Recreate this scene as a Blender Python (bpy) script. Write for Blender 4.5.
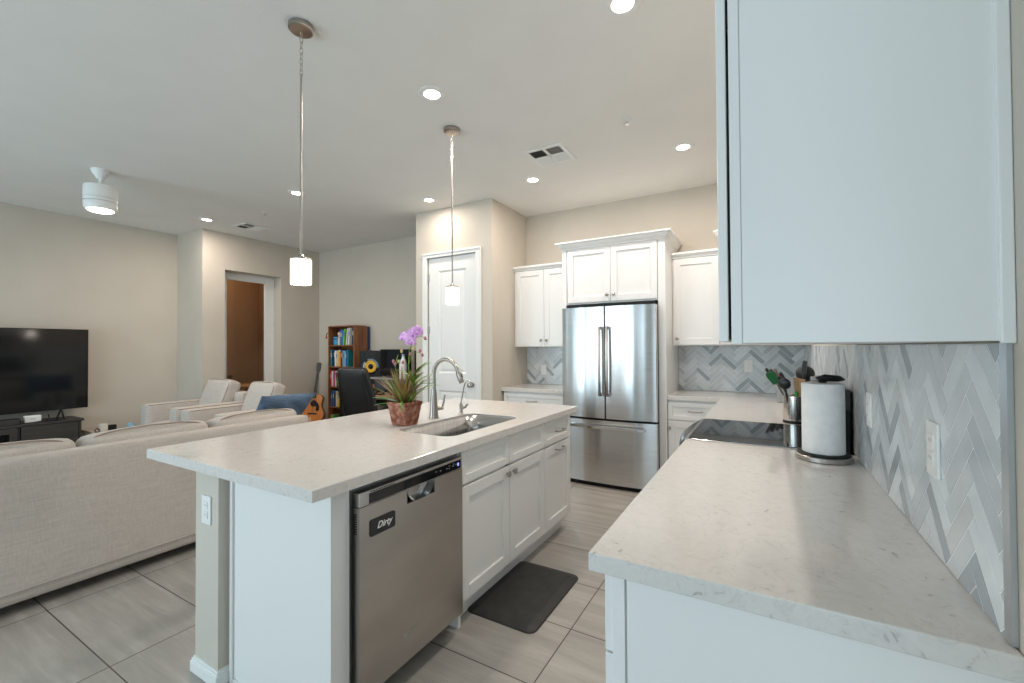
import bpy, bmesh, math, random
from mathutils import Vector, Matrix

for _o in list(bpy.data.objects):
    bpy.data.objects.remove(_o, do_unlink=True)
scene = bpy.context.scene
col = scene.collection
R = math.radians

# ------------------------------------------------------------------ camera, world, daylight, exposure
cam_d = bpy.data.cameras.new('camera')
cam_d.sensor_width = 36.0
cam_d.lens = 36.0 * 436.26 / 1024.0
cam_d.clip_start = 0.02
cam_d.clip_end = 100
cam = bpy.data.objects.new('camera', cam_d)
col.objects.link(cam)
cam.matrix_world = Matrix((
    (0.864759, 0.011621, 0.502053, 0.0),
    (0.502156, -0.008946, -0.864731, 0.0),
    (-0.005557, 0.999892, -0.013572, 1.372),
    (0, 0, 0, 1)))
scene.camera = cam

world = bpy.data.worlds.new('daylight')
scene.world = world
world.use_nodes = True
bg = world.node_tree.nodes['Background']
bg.inputs[0].default_value = (0.72, 0.87, 1.0, 1)
bg.inputs[1].default_value = 1.2

vs = scene.view_settings
vs.view_transform = 'Standard'
vs.look = 'None'
vs.exposure = -0.06
vs.gamma = 1.0
vs.use_curve_mapping = False
try:
    scene.cycles.use_denoising = True
    scene.cycles.max_bounces = 8
    scene.cycles.diffuse_bounces = 5
    scene.cycles.sample_clamp_indirect = 6.0
    scene.cycles.caustics_reflective = False
    scene.cycles.caustics_refractive = False
except Exception:
    pass

CEIL = 3.04
SOUTH = -3.2          # window wall behind the camera
WIN = [(-6.6, -5.0, 0.25, 2.4), (-4.6, -1.5, 0.06, 2.45), (-0.6, 2.4, 0.06, 2.45)]   # x0, x1, z0, z1


def area_light(name, loc, size, power, color, rot, shape='RECTANGLE', sy=None, spread=180):
    d = bpy.data.lights.new(name, 'AREA')
    d.shape = shape
    d.size = size
    if sy:
        d.size_y = sy
    d.energy = power
    d.color = color
    d.spread = R(spread)
    o = bpy.data.objects.new(name, d)
    col.objects.link(o)
    o.location = loc
    o.rotation_euler = rot
    return o


DAY = (0.70, 0.90, 1.0)
for i, (a, b, c, d) in enumerate(WIN):
    area_light('window_daylight', ((a + b) / 2, SOUTH - 0.16, (c + d) / 2), b - a, (25.0, 12.0, 3.6)[i] * (b - a) * (d - c), DAY,
               (R(90), 0, 0), sy=d - c)
WARM = (1.0, 0.89, 0.79)


# ------------------------------------------------------------------ materials
MATS = {}


def mat(name, rgb, rough=0.5, metal=0.0, emit=None, estr=0.0, **kw):
    if name in MATS:
        return MATS[name]
    m = bpy.data.materials.new(name)
    m.use_nodes = True
    b = m.node_tree.nodes['Principled BSDF']
    b.inputs['Base Color'].default_value = (*rgb, 1)
    b.inputs['Roughness'].default_value = rough
    b.inputs['Metallic'].default_value = metal
    if emit:
        b.inputs['Emission Color'].default_value = (*emit, 1)
        b.inputs['Emission Strength'].default_value = estr
    for k, v in kw.items():
        b.inputs[k.replace('_', ' ')].default_value = v
    MATS[name] = m
    return m


def nd(m, typ, **kw):
    n = m.node_tree.nodes.new(typ)
    for k, v in kw.items():
        setattr(n, k, v)
    return n


def lk(m, a, b):
    m.node_tree.links.new(a, b)


def noise_mat(name, c1, c2, scale=5, rough=0.5, metal=0.0, stretch=(1, 1, 1), lo=0.35, hi=0.65, detail=4, bump=0.0,
              bscale=None, rvar=0.0):
    m = mat(name, c1, rough, metal)
    b = m.node_tree.nodes['Principled BSDF']
    tc = nd(m, 'ShaderNodeTexCoord')
    mp = nd(m, 'ShaderNodeMapping')
    mp.inputs['Scale'].default_value = stretch
    lk(m, tc.outputs['Object'], mp.inputs['Vector'])
    nz = nd(m, 'ShaderNodeTexNoise')
    nz.inputs['Scale'].default_value = scale
    nz.inputs['Detail'].default_value = detail
    lk(m, mp.outputs[0], nz.inputs['Vector'])
    rp = nd(m, 'ShaderNodeValToRGB')
    rp.color_ramp.elements[0].position = lo
    rp.color_ramp.elements[1].position = hi
    rp.color_ramp.elements[0].color = (*c1, 1)
    rp.color_ramp.elements[1].color = (*c2, 1)
    lk(m, nz.outputs['Fac'], rp.inputs['Fac'])
    lk(m, rp.outputs['Color'], b.inputs['Base Color'])
    if bump:
        n2 = nd(m, 'ShaderNodeTexNoise')
        n2.inputs['Scale'].default_value = bscale or scale * 4
        n2.inputs['Detail'].default_value = 3
        lk(m, mp.outputs[0], n2.inputs['Vector'])
        bp = nd(m, 'ShaderNodeBump')
        bp.inputs['Strength'].default_value = bump
        bp.inputs['Distance'].default_value = 0.01
        lk(m, n2.outputs['Fac'], bp.inputs['Height'])
        lk(m, bp.outputs['Normal'], b.inputs['Normal'])
    if rvar:
        mr = nd(m, 'ShaderNodeMapRange')
        mr.inputs['To Min'].default_value = rough - rvar
        mr.inputs['To Max'].default_value = rough + rvar
        lk(m, nz.outputs['Fac'], mr.inputs['Value'])
        lk(m, mr.outputs[0], b.inputs['Roughness'])
    return m


M_wall = noise_mat('wall_paint', (0.565, 0.515, 0.445), (0.585, 0.535, 0.465), 3, 0.75, bump=0.06, bscale=90)
M_ceil = noise_mat('ceiling_paint', (0.77, 0.77, 0.75), (0.79, 0.79, 0.77), 3, 0.8, bump=0.08, bscale=70)
M_hall = noise_mat('hall_paint', (0.40, 0.265, 0.165), (0.42, 0.28, 0.175), 3, 0.8)
M_white = mat('white_cabinet_paint', (0.80, 0.80, 0.79), 0.32)
M_trim = mat('white_trim_paint', (0.79, 0.80, 0.79), 0.4)
M_gap = mat('dark_gap', (0.02, 0.02, 0.02), 0.8)
M_steel = mat('brushed_nickel', (0.44, 0.41, 0.375), 0.28, 1.0)
M_chrome = mat('polished_steel', (0.72, 0.72, 0.72), 0.12, 1.0)
M_black = mat('black_plastic', (0.010, 0.010, 0.011), 0.5, Specular_IOR_Level=0.25)
M_blackgloss = mat('black_gloss', (0.008, 0.009, 0.010), 0.06)
M_plate = mat('white_plastic', (0.82, 0.82, 0.80), 0.35)
M_rubber = noise_mat('rubber_mat', (0.021, 0.021, 0.019), (0.034, 0.033, 0.029), 14, 0.6, bump=0.15, bscale=160)
M_leather = noise_mat('black_leather', (0.006, 0.007, 0.009), (0.011, 0.012, 0.014), 8, 0.36, bump=0.1, bscale=120)
M_glow = mat('lamp_lens', (1, 1, 1), 0.4, emit=(1.0, 0.88, 0.72), estr=14)
M_shade = mat('lit_opal_glass', (1, 1, 1), 0.4, emit=(1.0, 0.86, 0.68), estr=3.2)


def make_stainless(name, axis_stretch, c1, c2, rough):
    m = noise_mat(name, c1, c2, 1.0, rough, 1.0, stretch=axis_stretch, lo=0.3, hi=0.7, detail=5, rvar=0.04)
    return m


M_fridge = make_stainless('fridge_stainless', (3.0, 3.0, 160), (0.58, 0.60, 0.61), (0.68, 0.695, 0.705), 0.22)
_m = M_fridge
_tc = nd(_m, 'ShaderNodeTexCoord')
_mp = nd(_m, 'ShaderNodeMapping')
_mp.inputs['Scale'].default_value = (3.2, 3.2, .12)
lk(_m, _tc.outputs['Object'], _mp.inputs['Vector'])
_nz = nd(_m, 'ShaderNodeTexNoise')
_nz.inputs['Scale'].default_value = 1.6
_nz.inputs['Detail'].default_value = 0.5
lk(_m, _mp.outputs[0], _nz.inputs['Vector'])
_bp = nd(_m, 'ShaderNodeBump')
_bp.inputs['Strength'].default_value = 0.8
_bp.inputs['Distance'].default_value = 0.02
lk(_m, _nz.outputs['Fac'], _bp.inputs['Height'])
lk(_m, _bp.outputs['Normal'], _m.node_tree.nodes['Principled BSDF'].inputs['Normal'])
_b = _m.node_tree.nodes['Principled BSDF']
_tg = nd(_m, 'ShaderNodeTangent', direction_type='RADIAL', axis='Z')
lk(_m, _tg.outputs[0], _b.inputs['Tangent'])
_b.inputs['Anisotropic'].default_value = 0.85
_b.inputs['Anisotropic Rotation'].default_value = 0.25
M_dw = make_stainless('dishwasher_stainless', (160, 2.0, 6.0), (0.44, 0.41, 0.38), (0.54, 0.51, 0.475), 0.36)
M_sink = make_stainless('sink_stainless', (4, 90, 4), (0.42, 0.41, 0.40), (0.52, 0.51, 0.50), 0.24)


def make_quartz():
    m = mat('quartz', (0.72, 0.66, 0.60), 0.13)
    b = m.node_tree.nodes['Principled BSDF']
    tc = nd(m, 'ShaderNodeTexCoord')
    n1 = nd(m, 'ShaderNodeTexNoise')
    n1.inputs['Scale'].default_value = 34
    n1.inputs['Detail'].default_value = 6
    n1.inputs['Distortion'].default_value = 1.2
    geo = nd(m, 'ShaderNodeNewGeometry')
    lk(m, geo.outputs['Position'], n1.inputs['Vector'])
    r1 = nd(m, 'ShaderNodeValToRGB')
    e = r1.color_ramp.elements
    e[0].position = 0.25
    e[0].color = (0.40, 0.385, 0.375, 1)
    e[1].position = 0.345
    e[1].color = (0.655, 0.63, 0.605, 1)
    e2 = r1.color_ramp.elements.new(0.62)
    e2.color = (0.695, 0.67, 0.645, 1)
    lk(m, n1.outputs['Fac'], r1.inputs['Fac'])
    n2 = nd(m, 'ShaderNodeTexNoise')
    n2.inputs['Scale'].default_value = 7
    n2.inputs['Detail'].default_value = 5
    n2.inputs['Distortion'].default_value = 2.0
    lk(m, geo.outputs['Position'], n2.inputs['Vector'])
    r2 = nd(m, 'ShaderNodeValToRGB')
    r2.color_ramp.elements[0].position = 0.487
    r2.color_ramp.elements[0].color = (1, 1, 1, 1)
    r2.color_ramp.elements[1].position = 0.5
    r2.color_ramp.elements[1].color = (0.90, 0.895, 0.89, 1)
    e3 = r2.color_ramp.elements.new(0.513)
    e3.color = (1, 1, 1, 1)
    lk(m, n2.outputs['Fac'], r2.inputs['Fac'])
    mx = nd(m, 'ShaderNodeMix', data_type='RGBA', blend_type='MULTIPLY')
    mx.inputs['Factor'].default_value = 1
    lk(m, r1.outputs['Color'], mx.inputs['A'])
    lk(m, r2.outputs['Color'], mx.inputs['B'])
    lk(m, mx.outputs['Result'], b.inputs['Base Color'])
    return m


M_quartz = make_quartz()


def make_floor():
    m = mat('porcelain_floor_tile', (0.4, 0.38, 0.35), 0.3)
    b = m.node_tree.nodes['Principled BSDF']
    geo = nd(m, 'ShaderNodeNewGeometry')
    mp = nd(m, 'ShaderNodeMapping')
    mp.inputs['Location'].default_value = (0.834 + 0.8175 * 20, -0.77 + 0.407 * 20, 0)
    lk(m, geo.outputs['Position'], mp.inputs['Vector'])
    br = nd(m, 'ShaderNodeTexBrick', offset=0.0, squash=1.0)
    br.inputs['Color1'].default_value = (0, 0, 0, 1)
    br.inputs['Color2'].default_value = (1, 1, 1, 1)
    br.inputs['Mortar'].default_value = (0.5, 0.5, 0.5, 1)
    br.inputs['Scale'].default_value = 1
    br.inputs['Mortar Size'].default_value = 0.0028
    br.inputs['Mortar Smooth'].default_value = 0.1
    br.inputs['Brick Width'].default_value = 0.8175
    br.inputs['Row Height'].default_value = 0.407
    lk(m, mp.outputs[0], br.inputs['Vector'])
    # streaks along the long side, shifted per tile
    sep = nd(m, 'ShaderNodeSeparateXYZ')
    lk(m, geo.outputs['Position'], sep.inputs[0])
    rnd = nd(m, 'ShaderNodeMath', operation='MULTIPLY')
    rnd.inputs[1].default_value = 17.0
    lk(m, br.outputs['Color'], rnd.inputs[0])
    cmb = nd(m, 'ShaderNodeCombineXYZ')
    sx = nd(m, 'ShaderNodeMath', operation='MULTIPLY')
    sx.inputs[1].default_value = 1.0
    sy = nd(m, 'ShaderNodeMath', operation='MULTIPLY')
    sy.inputs[1].default_value = 9.0
    lk(m, sep.outputs['X'], sx.inputs[0])
    lk(m, sep.outputs['Y'], sy.inputs[0])
    lk(m, sx.outputs[0], cmb.inputs['X'])
    lk(m, sy.outputs[0], cmb.inputs['Y'])
    lk(m, rnd.outputs[0], cmb.inputs['Z'])
    nz = nd(m, 'ShaderNodeTexNoise')
    nz.inputs['Scale'].default_value = 1.6
    nz.inputs['Detail'].default_value = 7
    nz.inputs['Roughness'].default_value = 0.62
    nz.inputs['Distortion'].default_value = 0.35
    lk(m, cmb.outputs[0], nz.inputs['Vector'])
    rp = nd(m, 'ShaderNodeValToRGB')
    e = rp.color_ramp.elements
    e[0].position = 0.30
    e[0].color = (0.32, 0.30, 0.275, 1)
    e[1].position = 0.70
    e[1].color = (0.475, 0.45, 0.415, 1)
    k = e.new(0.5)
    k.color = (0.375, 0.35, 0.318, 1)
    lk(m, nz.outputs['Fac'], rp.inputs['Fac'])
    mx = nd(m, 'ShaderNodeMix', data_type='RGBA', blend_type='MIX')
    mx.inputs['B'].default_value = (0.055, 0.045, 0.036, 1)
    lk(m, rp.outputs['Color'], mx.inputs['A'])
    lk(m, br.outputs['Fac'], mx.inputs['Factor'])
    lk(m, mx.outputs['Result'], b.inputs['Base Color'])
    mr = nd(m, 'ShaderNodeMapRange')
    mr.inputs['To Min'].default_value = 0.26
    mr.inputs['To Max'].default_value = 0.42
    lk(m, nz.outputs['Fac'], mr.inputs['Value'])
    lk(m, mr.outputs[0], b.inputs['Roughness'])
    return m


M_floor = make_floor()


def fabric(name, c1, c2, sc=260):
    m = mat(name, c1, 0.95)
    b = m.node_tree.nodes['Principled BSDF']
    tc = nd(m, 'ShaderNodeTexCoord')
    outs = []
    for st in ((1, 1, 14), (14, 14, 1)):
        mp = nd(m, 'ShaderNodeMapping')
        mp.inputs['Scale'].default_value = st
        lk(m, tc.outputs['Object'], mp.inputs['Vector'])
        n = nd(m, 'ShaderNodeTexNoise')
        n.inputs['Scale'].default_value = 9
        n.inputs['Detail'].default_value = 5
        lk(m, mp.outputs[0], n.inputs['Vector'])
        outs.append(n.outputs['Fac'])
    ad = nd(m, 'ShaderNodeMath', operation='ADD')
    lk(m, outs[0], ad.inputs[0])
    lk(m, outs[1], ad.inputs[1])
    hf = nd(m, 'ShaderNodeMath', operation='MULTIPLY')
    hf.inputs[1].default_value = 0.5
    lk(m, ad.outputs[0], hf.inputs[0])
    rp = nd(m, 'ShaderNodeValToRGB')
    rp.color_ramp.elements[0].position = 0.36
    rp.color_ramp.elements[1].position = 0.64
    rp.color_ramp.elements[0].color = (*c1, 1)
    rp.color_ramp.elements[1].color = (*c2, 1)
    lk(m, hf.outputs[0], rp.inputs['Fac'])
    lk(m, rp.outputs['Color'], b.inputs['Base Color'])
    bp = nd(m, 'ShaderNodeBump')
    bp.inputs['Strength'].default_value = 0.2
    bp.inputs['Distance'].default_value = 0.004
    lk(m, hf.outputs[0], bp.inputs['Height'])
    lk(m, bp.outputs['Normal'], b.inputs['Normal'])
    return m


M_sofa = fabric('linen_fabric', (0.44, 0.40, 0.365), (0.53, 0.485, 0.445))
M_piping = mat('piping', (0.33, 0.27, 0.22), 0.9)
M_denim = fabric('blue_denim', (0.075, 0.13, 0.215), (0.13, 0.20, 0.30))
M_wood = noise_mat('bookcase_wood', (0.17, 0.062, 0.022), (0.28, 0.115, 0.045), 2.2, 0.4, stretch=(9, 9, 1))
M_espresso = noise_mat('espresso_wood', (0.026, 0.024, 0.022), (0.042, 0.039, 0.036), 2.5, 0.42, stretch=(9, 1, 9))
M_spruce = noise_mat('guitar_top_wood', (0.66, 0.22, 0.04), (0.78, 0.30, 0.065), 3, 0.3, stretch=(8, 8, 1))
M_terra = noise_mat('weathered_terracotta', (0.21, 0.066, 0.036), (0.44, 0.22, 0.155), 30, 0.85, lo=0.4, hi=0.62,
                    bump=0.3, bscale=60)
M_leaf = noise_mat('leaf_green', (0.065, 0.18, 0.02), (0.26, 0.34, 0.05), 10, 0.45)
M_leafred = noise_mat('leaf_bronze', (0.25, 0.085, 0.035), (0.22, 0.22, 0.05), 11, 0.5)
M_orchid = noise_mat('orchid_petal', (0.52, 0.20, 0.62), (0.78, 0.52, 0.82), 40, 0.5)
M_bud = mat('orchid_bud', (0.42, 0.15, 0.20), 0.5)
M_budy = mat('orchid_bud_green', (0.55, 0.45, 0.20), 0.5)
M_deskwood = noise_mat('desk_wood', (0.36, 0.22, 0.13), (0.45, 0.29, 0.18), 3, 0.5, stretch=(1, 9, 9))
M_grey = mat('grey_metal', (0.33, 0.34, 0.34), 0.45)
M_yellow = mat('yellow_cone', (0.75, 0.42, 0.015), 0.5)
M_paper = noise_mat('paper_towel', (0.74, 0.75, 0.76), (0.80, 0.81, 0.81), 30, 0.9, bump=0.2, bscale=120)
M_bamboo = noise_mat('bamboo', (0.42, 0.22, 0.10), (0.52, 0.30, 0.14), 6, 0.5, stretch=(6, 6, 1))


# ------------------------------------------------------------------ mesh helpers
class MB:
    def __init__(self):
        self.bm = bmesh.new()
        self.mi = 0

    def _f(self, vs):
        try:
            f = self.bm.faces.new(vs)
            f.material_index = self.mi
            return f
        except ValueError:
            return None

    def box(self, x0, x1, y0, y1, z0, z1):
        p = [(x0, y0, z0), (x1, y0, z0), (x1, y1, z0), (x0, y1, z0), (x0, y0, z1), (x1, y0, z1), (x1, y1, z1), (x0, y1, z1)]
        v = [self.bm.verts.new(q) for q in p]
        for f in ((0, 3, 2, 1), (4, 5, 6, 7), (0, 1, 5, 4), (1, 2, 6, 5), (2, 3, 7, 6), (3, 0, 4, 7)):
            self._f([v[i] for i in f])
        return self

    def fbox(self, face, pl, u0, u1, v0, v1, d0, d1):
        """box on a wall-like plane: 'x+' faces +x (u = y), 'x-' faces -x, 'y-' faces -y (u = x)."""
        if face == 'x+':
            return self.box(pl + d0, pl + d1, u0, u1, v0, v1)
        if face == 'x-':
            return self.box(pl - d1, pl - d0, u0, u1, v0, v1)
        return self.box(u0, u1, pl - d1, pl - d0, v0, v1)

    def prism(self, pts, axis, lo, hi):
        """polygon pts (2-D) extruded along axis."""
        def m(p, t):
            return {'x': (t, p[0], p[1]), 'y': (p[0], t, p[1]), 'z': (p[0], p[1], t)}[axis]
        a = [self.bm.verts.new(m(p, lo)) for p in pts]
        b = [self.bm.verts.new(m(p, hi)) for p in pts]
        n = len(pts)
        self._f(a[::-1])
        self._f(b)
        for i in range(n):
            self._f([a[i], a[(i + 1) % n], b[(i + 1) % n], b[i]])
        return self

    def rings(self, rings, closed=False, cap=True):
        vv = [[self.bm.verts.new(p) for p in r] for r in rings]
        n = len(vv[0])
        k = len(vv)
        for i in range(k if closed else k - 1):
            a, b = vv[i], vv[(i + 1) % k]
            for j in range(n):
                self._f([a[j], a[(j + 1) % n], b[(j + 1) % n], b[j]])
        if cap and not closed:
            self._f(vv[0][::-1])
            self._f(vv[-1])
        return self

    def lathe(self, prof, c, n=32, axis='z', cap=True):
        c = Vector(c)
        rs = []
        for r, h in prof:
            ring = []
            for j in range(n):
                t = 2 * math.pi * j / n
                a, b = max(r, 1e-4) * math.cos(t), max(r, 1e-4) * math.sin(t)
                ring.append(c + Vector({'z': (a, b, h), 'x': (h, a, b), 'y': (b, h, a)}[axis]))
            rs.append(ring)
        return self.rings(rs, cap=cap)

    def tube(self, pts, r, n=10, closed=False, r_end=None):
        pts = [Vector(p) for p in pts]
        k = len(pts)
        rs = []
        prev = None
        for i, p in enumerate(pts):
            if closed:
                t = (pts[(i + 1) % k] - pts[i - 1])
            else:
                t = pts[min(i + 1, k - 1)] - pts[max(i - 1, 0)]
            t.normalize()
            if prev is None:
                ref = Vector((0, 0, 1)) if abs(t.z) < 0.9 else Vector((1, 0, 0))
                a = t.cross(ref).normalized()
            else:
                a = (prev - t * prev.dot(t)).normalized()
            prev = a
            b = t.cross(a)
            rr = r[i] if isinstance(r, (list, tuple)) else (r if r_end is None else r + (r_end - r) * i / (k - 1))
            rs.append([p + (a * math.cos(2 * math.pi * j / n) + b * math.sin(2 * math.pi * j / n)) * rr for j in range(n)])
        return self.rings(rs, closed=closed)

    def ell(self, c, rad, nu=16, nv=10, rot=None):
        c = Vector(c)
        rs = []
        for i in range(nv + 1):
            ph = -math.pi / 2 + math.pi * i / nv
            ring = []
            for j in range(nu):
                t = 2 * math.pi * j / nu
                q = Vector((rad[0] * max(math.cos(ph), 1e-3) * math.cos(t), rad[1] * max(math.cos(ph), 1e-3) * math.sin(t), rad[2] * math.sin(ph)))
                if rot:
                    q = rot @ q
                ring.append(c + q)
            rs.append(ring)
        return self.rings(rs)

    def soft(self, c, half, r, n=10, puff=(0, 0, 0), rot=None):
        """rounded, optionally puffed cushion block."""
        c = Vector(c)
        h = Vector(half)

        def f(p):
            u = Vector(p)
            q = Vector((u.x * h.x, u.y * h.y, u.z * h.z))
            inner = Vector([max(-(h[i] - r), min(h[i] - r, q[i])) for i in range(3)])
            d = q - inner
            if d.length > 1e-9:
                # scale corner distance so that the box surface maps on to the rounded surface
                d = d.normalized() * r
            q = inner + d
            for i in range(3):
                j, k = (i + 1) % 3, (i + 2) % 3
                q[i] += u[i] * puff[i] * (1 - u[j] ** 2) * (1 - u[k] ** 2)
            if rot:
                q = rot @ q
            return c + q
        # finer steps close to the edges
        ts = []
        for i in range(n + 1):
            t = -1 + 2 * i / n
            ts.append(math.copysign(1 - (1 - abs(t)) ** 1.35, t) if t else 0.0)
        cache = {}

        def vtx(p):
            key = tuple(round(x, 6) for x in p)
            if key not in cache:
                cache[key] = self.bm.verts.new(f(p))
            return cache[key]
        for ax in range(3):
            for s in (-1, 1):
                for i in range(n):
                    for j in range(n):
                        qs = []
                        for (a, b) in ((i, j), (i + 1, j), (i + 1, j + 1), (i, j + 1)):
                            p = [0, 0, 0]
                            p[ax] = s
                            p[(ax + 1) % 3] = ts[a]
                            p[(ax + 2) % 3] = ts[b]
                            qs.append(vtx(p))
                        if s < 0:
                            qs = qs[::-1]
                        self._f(qs)
        return self

    def build(self, name, m, parent=None, bevel=0.0, smooth=False, segs=2, angle=40, base=False):
        bm = self.bm
        bmesh.ops.recalc_face_normals(bm, faces=bm.faces[:])
        xs = [v.co for v in bm.verts]
        lo = Vector([min(v[i] for v in xs) for i in range(3)])
        hi = Vector([max(v[i] for v in xs) for i in range(3)])
        org = (lo + hi) / 2
        if parent is None or base:
            org.z = lo.z
        for v in bm.verts:
            v.co -= org
        me = bpy.data.meshes.new(name)
        bm.to_mesh(me)
        bm.free()
        for mm in (m if isinstance(m, (list, tuple)) else [m]):
            me.materials.append(mm)
        if smooth:
            me.polygons.foreach_set('use_smooth', [True] * len(me.polygons))
            me.set_sharp_from_angle(angle=R(angle))
        o = bpy.data.objects.new(name, me)
        col.objects.link(o)
        if parent is not None:
            o.parent = parent
            w = Vector((0, 0, 0))
            q = parent
            while q is not None:
                w += q.location
                q = q.parent
            o.location = org - w
        else:
            o.location = org
        if bevel:
            b = o.modifiers.new('edge', 'BEVEL')
            b.width = bevel
            b.segments = segs
            b.limit_method = 'ANGLE'
            b.angle_limit = R(40)
            b.harden_normals = False
        return o


def tag(o, label, cat, group=None, kind=None):
    o['label'] = label
    o['category'] = cat
    if group:
        o['group'] = group
    if kind:
        o['kind'] = kind
    return o


def thing(name, label, cat, loc, group=None):
    o = bpy.data.objects.new(name, None)
    o.empty_display_size = 0.1
    col.objects.link(o)
    o.location = loc
    return tag(o, label, cat, group)


def struct(name, mb, m, parent=None, bevel=0.0):
    o = mb.build(name, m, parent, bevel=bevel)
    if parent is None:
        o['kind'] = 'structure'
    return o


def copy_tree(o, parent=None):
    c = o.copy()
    col.objects.link(c)
    if parent is not None:
        c.parent = parent
    for ch in list(o.children):
        copy_tree(ch, c)
    return c


def light_child(name, typ, parent, loc, energy, color, **kw):
    d = bpy.data.lights.new(name, typ)
    d.energy = energy
    d.color = color
    for k, v in kw.items():
        setattr(d, k, v)
    o = bpy.data.objects.new(name, d)
    col.objects.link(o)
    o.parent = parent
    o.location = loc
    return o


# ------------------------------------------------------------------ room shell
XW = 0.325       # kitchen right wall
YB = 4.907      # fridge wall
YF = 4.872      # far (desk) wall
XD = -6.70      # wall with the doorway
YJ = 3.05       # jog between TV wall and doorway wall
XT = -7.42      # TV wall
PX, PY, PL = -2.627, 4.087, -3.747   # pantry block
EAST = 3.4

struct('floor', MB().box(-9.2, EAST + .12, SOUTH - .12, 5.4, -0.1, 0), M_floor)
struct('ceiling', MB().box(-9.2, EAST + .12, SOUTH - .12, 5.4, CEIL, CEIL + 0.1), M_ceil)
struct('wall_right', MB().box(XW, XW + .14, 0.45, YB + .14, 0, CEIL), M_wall)
struct('wall_back', MB().box(PX - .1, XW, YB, YB + .14, 0, CEIL), M_wall)
struct('wall_far', MB().box(XD - .25, PL, YF, YF + .14, 0, CEIL), M_wall)
struct('wall_left', MB().box(XT - .14, XT, SOUTH, YJ + .14, 0, CEIL), M_wall)
struct('wall_jog', MB().box(XT, XD - .2, YJ, YJ + .14, 0, CEIL), M_wall)
# doorway wall with its deep reveal: y 3.05..4.872, opening 3.34..4.178, head 2.515
OY0, OY1, OZ = 3.34, 4.178, 2.515
w = MB()
w.box(XD - .2, XD, YJ, OY0, 0, CEIL)
w.box(XD - .2, XD, OY1, YF, 0, CEIL)
w.box(XD - .2, XD, OY0, OY1, OZ, CEIL)
struct('wall_doorway', w, M_wall)
# casing in the reveal and the hall behind
w = MB()
w.box(XD - .225, XD - .185, 4.03, OY1, 0, OZ)
w.box(XD - .225, XD - .185, OY0, OY0 + .12, 0, OZ)
w.box(XD - .225, XD - .185, OY0 + .12, 4.03, 2.405, OZ)
struct('trim_1', w, M_trim, bevel=.006)
struct('wall_hall', MB().box(-8.02, -7.88, YJ + .14, 4.64, 0, 2.75), M_hall)
struct('wall_hall_side', MB().box(-7.88, XD - .2, 4.5, 4.64, 0, 2.75), M_hall)
struct('wall_hall_near', MB().box(-7.88, XD - .2, YJ + .14, YJ + .2, 0, 2.75), M_hall)
struct('ceiling_hall', MB().box(-7.88, XD - .2, YJ + .2, 4.5, 2.7, 2.75), M_hall)
hl = light_child('hall_ceiling_light', 'POINT', None, (-7.3, 3.75, 2.6), 5.0, (1.0, 0.72, 0.45), shadow_soft_size=.1)

# pantry block with door opening x -3.56..-2.84, z 2.46
w = MB()
w.box(PL, -3.57, PY, PY + .12, 0, CEIL)
w.box(-2.83, PX, PY, PY + .12, 0, CEIL)
w.box(-3.57, -2.83, PY, PY + .12, 2.47, CEIL)
w.box(PL, PL + .12, PY + .12, YF + .14, 0, CEIL)
struct('wall_pantry', w, M_wall)
struct('wall_pantry_side', MB().box(PX - .12, PX, PY + .12, YB, 0, CEIL), M_wall)
w = MB()
for a, b in ((-3.632, -3.56), (-2.84, -2.768)):
    w.box(a, b, PY - .02, PY, 0, 2.46)
    w.box(a + .012, b - .012, PY - .028, PY - .02, 0, 2.46)
w.box(-3.632, -2.768, PY - .02, PY, 2.46, 2.518)
w.box(-3.632, -2.768, PY - .03, PY - .02, 2.495, 2.518)
struct('trim_2', w, M_trim, bevel=.004)


def raised_panel(mb, x0, x1, z0, z1, y):
    mb.rings([[(x0, y, z0), (x1, y, z0), (x1, y, z1), (x0, y, z1)],
              [(x0 + .02, y + .012, z0 + .02), (x1 - .02, y + .012, z0 + .02), (x1 - .02, y + .012, z1 - .02), (x0 + .02, y + .012, z1 - .02)],
              [(x0 + .05, y + .002, z0 + .05), (x1 - .05, y + .002, z0 + .05), (x1 - .05, y + .002, z1 - .05), (x0 + .05, y + .002, z1 - .05)]], cap=False)
    i = len(mb.bm.verts)
    mb.bm.verts.ensure_lookup_table()
    mb._f([mb.bm.verts[k] for k in range(i - 4, i)])


d1 = bpy.data.objects.new('door_1', None)
col.objects.link(d1)
d1.location = (-3.2, PY + .03, 0)
d1['kind'] = 'structure'
DX0, DX1 = -3.555, -2.845
w = MB()
px0, px1 = -3.405, -2.995
w.box(DX0, px0, PY + .015, PY + .055, .01, 2.455)
w.box(px1, DX1, PY + .015, PY + .055, .01, 2.455)
for z0, z1 in ((.01, .22), (.865, 1.07), (2.30, 2.455)):
    w.box(px0, px1, PY + .015, PY + .055, z0, z1)
w.build('door_frame', M_trim, d1)
for z0, z1 in ((.22, .865), (1.07, 2.30)):
    w = MB()
    raised_panel(w, px0, px1, z0, z1, PY + .017)
    w.build('door_panel', M_trim, d1)
w = MB().lathe([(.030, -.0), (.030, -.006), (.012, -.01), (.012, -.032), (.026, -.04), (.030, -.055), (.024, -.068), (.0, -.071)], (-2.915, PY + .015, .945), 20, 'y')
w.build('door_knob', M_steel, d1, smooth=True)
for z in (.98, 1.59, 2.226):
    MB().box(DX0 - .012, DX0 + .012, PY - .0, PY + .014, z - .045, z + .045).build('door_hinge', M_grey, d1)

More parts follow.
